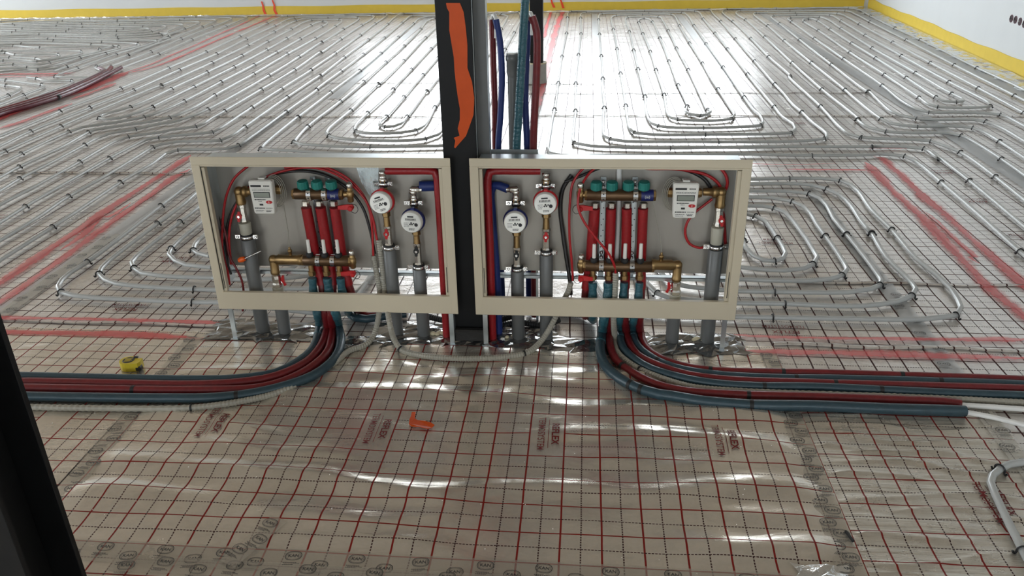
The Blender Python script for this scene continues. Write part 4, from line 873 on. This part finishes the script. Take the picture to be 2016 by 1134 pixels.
# ---- loop pipes: red supply sleeves down from the upper bars, blue return sleeves from the lower bars
def loop_pipe(label, up, fl, r, mt_up, mt, joints=(), ripple=True, group='insulated floor pipes', end=None, cat='insulated pipe'):
    """up: (px,py,Y) points inside the cabinet; fl: survey notes on the floor"""
    A = [V(*p) for p in up]; B = [F(x, y, r + .001) for x, y, _ in parse(fl)]
    if end: B.append(B[-1] + (B[-1] - B[-2]).normalized() * end)
    t = thing('insulated_pipe', (A[-1].x, A[-1].y, 0), label, cat, group)
    # drop from the last cabinet point to the first floor point on a smooth bend
    k = A[-1]; b0 = B[0]
    mid = [Vector((k.x * .7 + b0.x * .3, k.y * .75 + b0.y * .25, max(r, k.z * .45)))] if k.z > .12 else []
    S = spline(A + mid + B[:2], .012); cut = len(S) - 1
    for i, p in enumerate(S):
        if p.z < r * 1.05: cut = i; break
    def rip(i, n): return r * (1 + (.06 * math.sin(i * 2.1) + .05 * math.sin(i * 5.3) if ripple else 0))
    if mt_up == 'red_sleeve':
        k = next((i for i, p in enumerate(S) if p.z < .205), len(S) - 2); obj('upright_sleeve', MB().tube(S[:k + 1], r * 1.2, 12, True, True), mt_up, t); obj('bend_sleeve', MB().tube(S[k:], r, 12, True, True, rip), mt, t)
    else: obj('upright_sleeve', MB().tube(S, r, 12, True, True, rip), mt_up, t)
    S2 = spline(B, .03); cuts = sorted(joints); segs = []; s = 0; start = 0; acc = 0
    pts = [S2[0]]; brk = []
    for i in range(1, len(S2)):
        acc += (S2[i] - S2[i - 1]).length; pts.append(S2[i])
        if cuts and acc > cuts[0]:
            segs.append(pts); brk.append(S2[i]); pts = [S2[i]]; cuts.pop(0)
    segs.append(pts)
    for q in segs:
        if len(q) > 1:
            n = len(q); obj('sleeve', MB().tube(q, r, 12, True, True, lambda i, m_, rr=r, n=n: rr * (.93 if i in (0, n - 1) else 1.0)), mt, t)
    for i, p in enumerate(brk):
        j = min(range(len(S2)), key=lambda q: (S2[q] - p).length); d = (S2[min(j + 1, len(S2) - 1)] - S2[max(j - 1, 0)]).normalized()
        obj('joint_tape', MB().tube([p - d * .006, p + d * .006], r * .985, 12), 'black_rubber', t)
    return t
RR = .0148; RQ = .0138
def red_up(px0, py0, px1, py1): return [(px0, py0, .462), ((px0 + px1) / 2, (py0 + py1) / 2, .470), (px1, py1, .482)]
loop_pipe('teal blue insulated pipe under left cabinet, backmost of its floor bundle', [(615, 547, .455), (617, 575, .452), (624, 615, .43)], 'LB: 1335,90 1328,130 1302,190 1242,240 1152,285 1000,308 800,313 400,306 75,298 -120,295', RR, 'teal_insulation', 'blue_insulation', (), end=1.5)
loop_pipe('dark red insulated pipe under left cabinet, next to the backmost blue pipe', red_up(603, 408, 624, 520) + [(634, 560, .475), (640, 615, .44)], 'LB: 1368,100 1342,170 1280,240 1150,300 1000,325 800,335 400,328 80,322 -120,320', RR, 'red_sleeve', 'red_insulation', (1.2,), False, end=1.5)
loop_pipe('dark red insulated pipe under left cabinet, between red and front blue pipe', red_up(631, 408, 650, 520) + [(655, 560, .475), (652, 615, .43)], 'LB: 1388,100 1384,150 1360,210 1252,292 1100,345 800,358 400,353 90,348 -120,346', RR, 'red_sleeve', 'red_insulation', (.85,), False, end=1.5)
loop_pipe('teal blue insulated pipe under left cabinet, frontmost of its floor bundle', [(644, 547, .455), (648, 575, .452), (660, 615, .425)], 'LB: 1415,90 1425,150 1402,220 1310,295 1120,358 900,388 690,391 400,388 100,383 -120,380', RR + .0008, 'teal_insulation', 'blue_insulation', (.58,), end=1.5)
loop_pipe('teal blue insulated pipe under left cabinet, curling back behind its lower bar', [(670, 547, .455), (674, 575, .456), (684, 605, .468)], 'G: 688,617 700,626 722,628 760,622 800,618', RR, 'teal_insulation', 'blue_insulation', ())
loop_pipe('bright red insulated pipe under left cabinet, curling back behind its lower bar', red_up(659, 408, 676, 520) + [(686, 560, .480), (700, 598, .488)], 'G: 708,612 725,622 745,622 770,612 800,600', RR, 'red_sleeve', 'red_insulation', (), False)
loop_pipe('teal blue insulated pipe under right cabinet, frontmost of its floor bundle', [(1198, 556, .455), (1196, 590, .448), (1190, 625, .43)], 'RB: 368,110 362,150 362,190 382,240 440,290 520,330 590,350 640,356 750,375 950,391 1200,395 1500,407 1788,415', RR + .002, 'teal_insulation', 'blue_insulation', (.34, .37, .70))
loop_pipe('dark red insulated pipe under right cabinet, beside the frontmost blue pipe', red_up(1203, 410, 1200, 520) + [(1202, 580, .475), (1203, 625, .44)], 'RB: 396,110 397,150 422,215 482,262 582,312 700,338 900,351 1200,360 1500,371 1700,379 1770,387', RQ, 'red_sleeve', 'red_insulation', (.22, .66), False)
loop_pipe('teal blue insulated pipe under right cabinet, in the middle of its bundle', [(1229, 556, .455), (1226, 590, .448), (1220, 625, .43)], 'RB: 438,100 440,130 452,172 502,217 560,250 700,290 850,312 1000,319 1190,321 1500,335 1720,345 2016,355', RQ, 'teal_insulation', 'blue_insulation', (.62, .98), end=1.1)
loop_pipe('dark red insulated pipe under right cabinet, in the middle of its bundle', red_up(1234, 410, 1232, 520) + [(1230, 580, .475), (1230, 625, .44)], 'RB: 464,110 474,150 512,200 602,243 700,273 850,293 1200,306 1560,316 2016,329', RQ, 'red_sleeve', 'red_insulation', (.80,), False, end=1.1)
loop_pipe('teal blue insulated pipe under right cabinet, second from the back of bundle', [(1259, 556, .455), (1256, 590, .448), (1248, 625, .43)], 'RB: 490,100 490,125 508,162 560,205 650,245 800,272 1000,285 1300,290 1600,298 1940,309 2016,313', RQ, 'teal_insulation', 'blue_insulation', (.2, .66, 1.08), end=1.1)
loop_pipe('dark red insulated pipe under right cabinet, backmost of its floor bundle', red_up(1266, 410, 1262, 520) + [(1262, 580, .475), (1259, 625, .445)], 'RB: 518,110 530,152 562,190 640,228 750,252 880,261 1200,267 1500,276 1900,289 2016,294', RQ, 'red_sleeve', 'red_insulation', (.34, .58, .95), False, end=1.1)
loop_pipe('teal blue insulated pipe at the left end of the right lower bar', [(1167, 556, .455), (1167, 590, .456), (1167, 620, .468)], 'G: 1166,628 1160,622 1140,616 1110,612 1090,606', RR, 'teal_insulation', 'blue_insulation', ())
loop_pipe('bright red insulated pipe at the left end of the right manifold', red_up(1171, 410, 1162, 520) + [(1153, 580, .485), (1152, 615, .492)], 'G: 1150,618 1140,610 1115,604 1085,600', RR, 'red_sleeve', 'red_insulation', (), False)
# bare pipe ends leaving the insulation at right
def bare(label, s, r, mt, z=None, e1=0., cat='pipe', name='bare_pipe'):
    P = [F(x, y, z or r + .0015) for x, y, _ in parse(s)]
    if e1: P.append(P[-1] + (P[-1] - P[-2]).normalized() * e1)
    return obj(name, MB().tube(spline(P, .03), r, 10), mt, None, label, cat)
bare('thin white pipe leaving the cut end of the front blue insulation', 'RB: 1750,416 1788,420 1900,441 2016,470', .0078, 'pipe_white', .0125, 2.0)
bare('cream pipe lying between the red and blue pipes at right edge', 'RB: 1760,392 1850,397 2016,408', .0085, 'pipe_white', .011, 2.0)
service('bare_pipe', 'white pipe standing behind the red sleeves of the right manifold', [(1219, 332, .500), (1218, 420, .500), (1213, 520, .500), (V(1210, 600, .5).x, .50, .10, 0), (V(1210, 600, .5).x, .50, .002, 0)], .0085, 'pipe_white', 'pipe')

# ---- corrugated conduits and cables
def conduit(label, pts, r=.0105, mt='conduit_beige', wire=None, clips=()):
    P = spline(pts, .0042); t = thing('corrugated_conduit', (pts[-1].x, pts[-1].y, 0), label, 'conduit', None)
    obj('conduit_tube', MB().tube(P, r, 10, True, False, lambda i, n: r if i % 2 else r * .84), mt, t)
    for px in clips:
        i = min(range(len(P)), key=lambda q: (P[q] - px).length); d = (P[min(i + 1, len(P) - 1)] - P[i - 1]).normalized()
        obj('cable_tie', MB().tube([P[i] - d * .003, P[i] + d * .003], r * 1.12, 10), 'black_rubber', t)
    return t
def fz(s, z): return [F(x, y, z) for x, y, _ in parse(s)]
conduit('cream corrugated conduit along the front of the left pipe bundle', [V(735, 503, .475), V(742, 540, .475), V(748, 585, .472)] + [F(738, 655, .03)] + fz('LB: 1530,165 1460,192 1400,240 1300,303 1150,370 1000,405 800,430 400,432 110,427 -150,420', .0115), clips=[F(377, 803, .0115)])
conduit('cream corrugated conduit sagging across the floor between both cabinets', [V(746, 472, .470), V(752, 520, .470), V(758, 575, .468)] + [F(768, 640, .10), F(776, 668, .04)] + fz('G: 790,688 830,700 880,705 940,706 1000,702 1040,693', .0115) + [F(1068, 668, .03), F(1090, 632, .09), V(1102, 605, .462), V(1118, 575, .465), V(1124, 556, .468)], clips=[F(789, 687, .0115), F(1030, 695, .0115)])
conduit('cream corrugated conduit running along inside the right pipe bundle', [V(1212, 537, .444), V(1211, 575, .442), V(1208, 625, .42)] + fz('RB: 418,130 428,185 500,243 600,286 720,320 900,336 1165,347 1500,358 1780,370 2016,382 2300,395 3600,448', .0115), clips=[F(1257, 729, .0115)])
conduit('black corrugated pipe lying on the foil behind the left water risers', fz('G: 830,620 880,632 930,640 975,632 1010,622', .012), .012, 'black_rubber')
conduit('black corrugated pipe lying on the foil behind the right water risers', fz('G: 965,648 990,640 1030,636 1075,640 1100,630', .012), .012, 'black_rubber')
def cable(label, pts, mt, r=.0042):
    return obj('cable', MB().tube(spline([V(*p) for p in pts], .012), r, 8), mt, None, label, 'cable', 'loose cables in the cabinets')
cable('red cable looping up the far left side of the left cabinet', [(500, 318, .490), (487, 328, .485), (462, 350, .48), (448, 378, .475), (441, 410, .47), (438, 450, .462), (438, 490, .455), (446, 520, .45), (452, 560, .45)], 'cable_red')
cable('red cable arching highest over the teal caps of the left cabinet', [(455, 520, .455), (451, 470, .46), (456, 428, .465), (472, 392, .475), (497, 364, .485), (532, 345, .49), (575, 333, .49), (615, 330, .488), (652, 339, .485), (690, 362, .48), (720, 395, .476), (734, 430, .473), (741, 466, .470), (744, 480, .47)], 'cable_red')
cable('red cable sweeping down into the conduit in left cabinet', [(560, 330, .495), (600, 326, .495), (645, 331, .492), (686, 352, .488), (715, 384, .484), (728, 415, .480), (733, 455, .476), (735, 505, .475)], 'cable_red')
cable('black cable arching just above the teal caps of left cabinet', [(448, 520, .47), (444, 470, .475), (455, 420, .48), (478, 382, .488), (505, 358, .497), (550, 341, .50), (600, 337, .50), (640, 345, .50), (680, 368, .497), (712, 405, .49), (728, 450, .485), (738, 500, .48)], 'cable_black', .005)
cable('dark red cable curling beside the thick riser of left cabinet', [(436, 430, .47), (446, 470, .455), (452, 505, .448), (466, 530, .445), (476, 552, .445), (480, 580, .45), (478, 612, .46)], 'red_insulation', .004)
cable('thin black cable hugging the left side wall of the left cabinet', [(425, 405, .48), (433, 440, .47), (440, 480, .46), (447, 515, .45), (455, 540, .45)], 'cable_black', .004)
cable('red cable hanging straight down beside the right manifold ends', [(1165, 322, .495), (1148, 332, .49), (1128, 360, .48), (1122, 400, .47), (1121, 460, .465), (1126, 520, .465), (1128, 552, .466)], 'cable_red')
cable('red cable crossing the red sleeves of the right manifold', [(1185, 322, .49), (1163, 338, .48), (1143, 370, .45), (1138, 405, .43), (1148, 433, .425), (1172, 467, .425), (1200, 502, .43), (1211, 528, .44), (1212, 540, .444)], 'cable_red')
cable('black cable with open end behind the red meter of right cabinet', [(1205, 322, .50), (1177, 332, .50), (1145, 346, .495), (1115, 357, .488), (1112, 358, .487)], 'cable_black', .005)
cable('thick black cable hanging behind the red cable in right cabinet', [(1125, 345, .505), (1108, 372, .505), (1103, 410, .503), (1107, 450, .50), (1114, 500, .49), (1121, 545, .485), (1124, 580, .48)], 'cable_black', .007)
cable('red cable arching along the top right of the right cabinet', [(1240, 320, .50), (1270, 331, .498), (1330, 333, .495), (1390, 344, .49), (1415, 362, .488), (1424, 385, .49)], 'cable_red', .005)
cable('red cable coiled in the top right corner of right cabinet', [(1400, 322, .49), (1418, 331, .485), (1431, 350, .48), (1431, 368, .482), (1420, 390, .488), (1425, 430, .50), (1428, 480, .50)], 'cable_red', .005)
cable('dark red cable looping below the heat meter of right cabinet', [(1402, 392, .50), (1385, 405, .497), (1366, 420, .49), (1352, 440, .485), (1349, 460, .485), (1358, 480, .487), (1378, 488, .49), (1394, 484, .495)], 'cable_red', .0045)
cable('black cable arching above the heat meter of right cabinet', [(1330, 330, .505), (1365, 340, .503), (1390, 356, .50), (1402, 378, .50)], 'cable_black', .006)
# orange twist cap on a grey rod
t = thing('screwdriver', V(472, 512, .43), 'small orange handled screwdriver stuck by the thick riser of left cabinet', 'screwdriver')
a, b = V(470, 513, .438), V(482, 509, .44); obj('handle', MB().tube([a, a * .5 + b * .5, b], .010, 8, True, True, lambda i, n: (.0075, .0105, .008)[i]), 'orange_plastic', t)
obj('shaft', MB().tube([b, V(514, 494, .455)], .0026, 6), 'chrome', t)

# ------------------------------------------------------------------ columns
cx0, cx1, cy0, cy1 = -.107, .000, .452, .560
t = thing('steel_column', ((cx0 + cx1) / 2, .5, 0), 'black steel column standing between the two cabinets', 'column')
m = MB(); m.bbox(cx0, cx1, cy0, cy0 + .009, .012, CEIL - .01, .001); m.bbox(cx0, cx1, cy1 - .009, cy1, .012, CEIL - .01, .001); m.box((cx0 + cx1) / 2 - .004, (cx0 + cx1) / 2 + .004, cy0 + .009, cy1 - .009, .012, CEIL - .01); obj('shaft', m, 'steel_black', t)
bp = obj('base_plate', MB().bbox(cx0 - .02, cx1 + .02, cy0 - .02, cy1 + .02, .0, .012, .002), 'bitumen', t)
def crumple(name, x0, x1, y0, y1, st, amp, mt, parent=None, label=None, cat=None, seed=1, rim=.03):
    rnd = random.Random(seed); nx, ny = max(3, int((x1 - x0) / st / 1.7)), max(3, int((y1 - y0) / st)); vs = []
    for j in range(ny + 1):
        for i in range(nx + 1):
            x = x0 + (x1 - x0) * i / nx; y = y0 + (y1 - y0) * j / ny; e = min(1, i / 2, (nx - i) / 2, j / 2, (ny - j) / 2)
            vs.append((x + rnd.uniform(-.45, .45) * st + (rnd.uniform(-1, 1) * rim if e < .5 else 0), y + rnd.uniform(-.45, .45) * st + (rnd.uniform(-1, 1) * rim * .6 if e < .5 else 0), .0035 + rnd.random() * amp * (.25 + .75 * e)))
    m = MB(); m.add(vs, [(j * (nx + 1) + i, j * (nx + 1) + i + 1, (j + 1) * (nx + 1) + i + 1, (j + 1) * (nx + 1) + i) for j in range(ny) for i in range(nx)]); return obj(name, m, mt, parent, label, cat)
obj('base_patch', MB().bbox(cx0 + .006, cx1 + .02, cy0 - .034, cy0 - .004, .010, .055, .006), 'bitumen', t)
tp = [(598, 20), (690, 20), (715, 80), (730, 190), (740, 300), (740, 450), (770, 540), (785, 650), (780, 760), (752, 840), (730, 900), (690, 945), (660, 980), (652, 975), (660, 930), (650, 912), (688, 898), (676, 850), (690, 790), (690, 720), (676, 640), (665, 560), (655, 470), (650, 380), (635, 290), (620, 200), (620, 80), (605, 55)]
m = MB(); pts = [V(700 + x / 3.36, y / 3.36, cy0 - .0018) for x, y in tp]; m.prism(pts, (0, .0012, 0)); obj('tape_strip', m, 'orange_tape', t, 'orange adhesive tape stuck on the column face')
t = thing('steel_column', (-.06, 5.05, 0), 'black steel column further back with a grey wrapped foot', 'column')
fx0, fx1 = V(1043, 60, 5.0).x, V(1068.7, 60, 5.0).x; obj('shaft', MB().bbox(fx0, fx1, 5.0, 5.1, .003, CEIL - .01, .002), 'steel_black', t)
obj('foot_wrap', MB().lathe(((fx0 + fx1) / 2, 5.05, .001), (0, 0, 1), [(0, .088), (.03, .084), (.1, .082), (.168, .083), (.170, .080)], 14, False), 'wrap_grey', t); obj('wrap_rim', MB().ring(((fx0 + fx1) / 2, 5.05, .17), (0, 0, 1), .080, .006, 14, 6), 'foam_cream', t)
# foreground column at the left edge: right face and front face seen
P = lambda q: F(q[0], q[1], .0)
br = CAM.xy.lerp(F(172, 1134, 0).xy, .90); fr = CAM.xy.lerp(F(60, 1134, 0).xy, .78)
t = thing('steel_column', (br.x - .07, br.y - .07, 0), 'black steel column cut by the left edge in the foreground', 'column')
S = .14; m = MB().bbox(br.x - S, br.x, br.y - .012, br.y, .001, CEIL - .01, .001); m.bbox(br.x - S, br.x, br.y - S, br.y - S + .012, .001, CEIL - .01, .001); m.box(br.x - S * .5 - .005, br.x - S * .5 + .005, br.y - S + .012, br.y - .012, .001, CEIL - .01); obj('shaft', m, 'steel_black', t)
# galvanised stud beside the column
t = thing('metal_stud', (.02, .56, 0), 'grey galvanised stud rising right beside the central column', 'stud')
m = MB(); sx0, sx1 = V(938, 200, .545).x + .002, V(962, 200, .545).x; m.box(sx0, sx1, .530, .5315, .002, CEIL - .01); obj('web', m, 'stud_grey', t); m = MB(); m.box(sx0, sx0 + .0015, .5315, .580, .002, CEIL - .01); m.box(sx1 - .0015, sx1, .5315, .580, .002, CEIL - .01); obj('flange', m, 'galvanised', t)
obj('bracket', MB().bbox(sx0 - .016, sx0 - .001, .516, .529, .02, CEIL - .01, .001), 'galvanised', t)

# ------------------------------------------------------------------ pipes standing behind the right cabinet
YS = .66
def stand(label, pts, r, mt, group=None, seg=12, ripple=0):
    P = [V(px, py, YS + (d[0] if d else 0)) for px, py, *d in pts]; q = P[-1].copy(); q.z = .002; P.append(q); S = spline(P, .02)
    return obj('insulated_pipe', MB().tube(S, r, seg, True, True, (lambda i, n: r * (1 + ripple * math.sin(i * 2.3))) if ripple else None), mt, None, label, 'insulated pipe', group)
stand('dark red pipe end standing at left behind the right cabinet', [(969, 38), (971, 120), (974, 200), (975, 288)], .0105, 'red_insulation', 'pipe ends behind the right cabinet')
stand('navy pipe end bowing beside the dark red one behind right cabinet', [(976, 38, -.02), (984, 80, -.02), (988, 150, -.02), (985, 230, -.02), (981, 288, -.02)], .0105, 'navy_insulation', 'pipe ends behind the right cabinet')
stand('navy pipe end partly hidden by the teal pipe behind right cabinet', [(1040, 40), (1036, 120), (1034, 200), (1038, 288)], .0115, 'navy_insulation', 'pipe ends behind the right cabinet')
stand('dark red pipe end standing at right behind the right cabinet', [(1047, 32, -.02), (1056, 62, -.02), (1056, 150, -.02), (1052, 230, -.02), (1050, 288, -.02)], .0125, 'red_insulation', 'pipe ends behind the right cabinet')
stand('teal insulated pipe rising out of frame behind the right cabinet', [(1043, -260, -.06), (1034, 0, -.06), (1028, 100, -.06), (1020, 240, -.06), (1017, 297, -.06)], .0135, 'teal_insulation', None, 14, .04)
def hook(label, p, q):
    a, b = V(*p), V(*q); h = (a - b).length * .5; pts = [a + Vector((0, 0, -.06)), a, (a + b) / 2 + Vector((0, 0, h * .9)), b, b + Vector((0, 0, -.06))]; obj('bare_pipe', MB().tube(spline(pts, .006), .0065, 8), 'pipe_white', None, label, 'pipe')
hook('white pipe hairpin joining the left red and navy pipe ends', (969, 36, YS), (976, 36, YS - .02)); hook('white pipe hairpin joining the right navy and red pipe ends', (1040, 38, YS), (1047, 30, YS - .02))
t = thing('drain_pipe', V(1008, 288, .64), 'grey plastic drain pipe with capped socket behind the right cabinet', 'drain pipe'); a = V(1008, 104, .64); m = MB().lathe((a.x, .64, .002), (0, 0, 1), [(0, .016), (a.z - .075, .016)], 18); obj('tube', m, 'pvc_grey', t)
obj('socket', MB().lathe((a.x, .64, a.z - .075), (0, 0, 1), [(0, .016), (.012, .0185), (.05, .0185), (.052, .021), (.066, .021), (.068, .0185), (.073, .0185)], 18), 'pvc_grey', t); obj('socket_cap', MB().lathe((a.x, .64, a.z - .002), (0, 0, 1), [(0, .018), (.003, .018), (.004, .016)], 18), 'meter_white', t)
c0, c1 = V(968, 290, .60), V(1060, 290, .60); m = MB(); m.box(c0.x, c1.x, .575, .577, c0.z - .03, c0.z); m.box(c0.x, c1.x, .575, .70, c0.z - .032, c0.z - .03); t = thing('mounting_rail', ((c0.x + c1.x) / 2, .63, 0), 'galvanised rail between the pipe ends behind the right cabinet', 'rail'); obj('channel', m, 'galvanised', t)
for x in (c0.x + .006, c1.x - .006): obj('leg', MB().box(x - .004, x + .004, .576, .59, .001, c0.z - .03), 'galvanised', t)

# ------------------------------------------------------------------ maroon sleeved pipes at the far left
for s, mt, lb in (('T1: 1350,640 1200,720 900,870 650,968 300,1075 80,1134 -300,1270', 'maroon_sleeve', 'frontmost maroon sleeved pipe at far left, reaching furthest along the pink line'), ('T1: 1200,690 1000,790 640,945 300,1050 60,1120 -300,1240', 'maroon_sleeve', 'second maroon sleeved pipe from the front in the far left bundle'), ('T1: 1110,645 1165,670 1150,690 1000,770 600,935 250,1040 -300,1210', 'maroon_sleeve', 'maroon sleeved pipe with hooked end in the far left bundle'), ('T1: 1240,640 1190,690 900,835 500,965 100,1090 -300,1200', 'red_insulation', 'backmost dark red sleeved pipe of the far left bundle')):
    P = [F(x, y, .022) for x, y, _ in parse(s)]; P.append(P[-1] + (P[-1] - P[-2]).normalized() * 1.5); t = obj('sleeved_pipe', MB().tube(spline(P, .05), .019, 10), mt, None, lb, 'insulated pipe', 'maroon sleeved pipes at far left')
a, b = F(117, 190, .022), F(114, 192, .022); obj('joint_tape', MB().tube([a, b], .0205, 10), 'ink_black', t)

# ------------------------------------------------------------------ crumpled foil flashing and foam round the risers
for i, (x0, x1, y0, y1, am, lb) in enumerate(((-1.01, -.62, .40, .55, .011, 'crumpled aluminium foil round the riser feet under left cabinet'), (-.40, .26, .39, .56, .011, 'crumpled aluminium foil round the column foot between the cabinets'), (.56, .90, .385, .52, .018, 'crumpled aluminium foil round the riser feet under right cabinet'))):
    crumple('foil_flashing', x0, x1, y0, y1, .015, am, 'foil_crumpled', None, lb, 'foil', 3 + i)
crumple('foil_flashing', .22, .46, .38, .47, .02, .012, 'foil_crumpled', None, 'narrow strip of crinkled foil left of the right pipe bundle', 'foil', 12)
crumple('foil_flashing', -.58, -.38, .36, .46, .02, .012, 'foil_crumpled', None, 'narrow strip of crinkled foil right of the left pipe bundle', 'foil', 13)
crumple('foil_scrap', .83, .95, -.62, -.56, .014, .010, 'clear_skirt', floor, None, None, 21, .01)
def lump(label, px, py, r, n):
    m = MB(); rnd = random.Random(n); c = F(px, py, 0)
    for k in range(n): m.ball((c.x + rnd.uniform(-1, 1) * r, c.y + rnd.uniform(-.3, .6) * r, .004 + r * .3), r * rnd.uniform(.4, .7), 8, (1, .8, .6))
    return obj('foam_lump', m, 'foam_cream', None, label, 'foam')
lump('cream foam oozing beside the foot of the right red service pipe', 960, 664, .022, 6); lump('cream foam round the foot of the thick right riser', 1380, 676, .024, 7); lump('cream foam beside the left red service pipe foot', 862, 662, .018, 5); lump('cream foam at the foot of the blue meter riser on the right', 1003, 667, .014, 4)

# ------------------------------------------------------------------ tape measure, tape scrap, sockets, crumbs
c = F(261, 726, 0); t = thing('tape_measure', c, 'yellow tape measure lying on the foil behind the left pipe bundle', 'tape measure')
M = Matrix.Translation(c) @ Matrix.Rotation(.15, 4, 'Z'); pts = []
for i in range(14):
    a = math.radians(20 + i * 20); pts.append(M @ Vector((-.006 + .030 * math.cos(a), .026 * math.sin(a), .004)))
pts += [M @ Vector((.030, -.026, .004)), M @ Vector((.036, -.012, .004)), M @ Vector((.036, .010, .004))]
obj('case', MB().prism(pts, (0, 0, .030)), 'yellow_plastic', t); obj('bumper', MB().bbox(.020, .0385, -.027, -.004, .003, .020, .003, M), 'black_rubber', t)
obj('badge', MB().lathe(M @ Vector((-.006, 0, .034)), (0, 0, 1), [(0, .0195), (.001, .0185)], 18), 'ink_black', t); m = MB()
for i in range(4): m.box(-.018, .006 - .004 * (i % 2), .008 - i * .006, .0105 - i * .006, .0352, .0356, M)
obj('badge_print', m, 'yellow_plastic', t); obj('blade_lock', MB().bbox(.006, .022, .010, .019, .033, .039, .002, M), 'ink_black', t)
pts = [(560, 575), (598, 575), (590, 640), (615, 655), (690, 655), (700, 670), (745, 680), (785, 705), (760, 725), (720, 745), (640, 722), (555, 712), (530, 690), (535, 650), (548, 620)]
Q = [F(700 + x / 5.04, 700 + y / 5.04, .004) for x, y in pts]; Q = [q + Vector((0, 0, fold_h(q.x, q.y) + .004 * random.random())) for q in Q]; obj('tape_scrap', MB().prism(Q, (0, 0, .0015)), 'orange_tape', None, 'torn scrap of orange tape lying on the foil', 'tape')
for i, (px, py, lb) in enumerate(((1991.5, 36.5, 'leftmost of the round socket holes in the white right wall'), (1999.5, 39, 'second round socket hole from the left in the right wall'), (2008.5, 42.5, 'third round socket hole from the left in the right wall'), (2017, 47, 'round socket hole cut by the right picture edge'))):
    d = ray(px, py); tt = (right_x(0) + .06 * CAM.y - CAM.x) / (d.x - .06 * d.y); p = CAM + d * tt
    t = thing('socket_box', p, lb, 'socket box', 'socket holes in the right wall'); ax = Vector((-1, .06, 0))
    obj('rim', MB().ring(p + ax * .002, ax, .031, .0025, 18, 6), 'maroon_sleeve', t); obj('recess', MB().lathe(p, ax, [(0, .030), (.002, .030)], 18), 'hole_dark', t)
    obj('wires', MB().tube([p + ax * .002, p + ax * .012 + Vector((0, .01, -.006)), p + ax * .004 + Vector((0, .012, .012))], .003, 6), 'pipe_grey' if i == 2 else 'ink_black', t)
m = MB()
for k in range(200):
    x, y = random.uniform(-1.4, 1.5), random.uniform(-.6, .45)
    if k > 150: x, y = random.uniform(-3, 3), random.uniform(.5, 4)
    r = random.uniform(.0005, .0016); z = fold_h(x, y) + .001; m.ball((x, y, z + r * .5), r, 5, (1, 1.3, .7))
obj('crumbs', m, 'debris_white', None, 'white insulation crumbs scattered over the floor foil', 'crumbs', None, 'stuff')
m = MB(); a, b = F(1672, 1047, .004), F(1680, 1068, .004); m.bbox(-.003, .003, 0, (a - b).length, 0, .006, .001, Matrix.Translation(b) @ Matrix.Rotation(.25, 4, 'Z')); obj('plastic_pin', m, 'ink_black', None, 'short black plastic pin lying on the creased foil near the tape', 'pin')
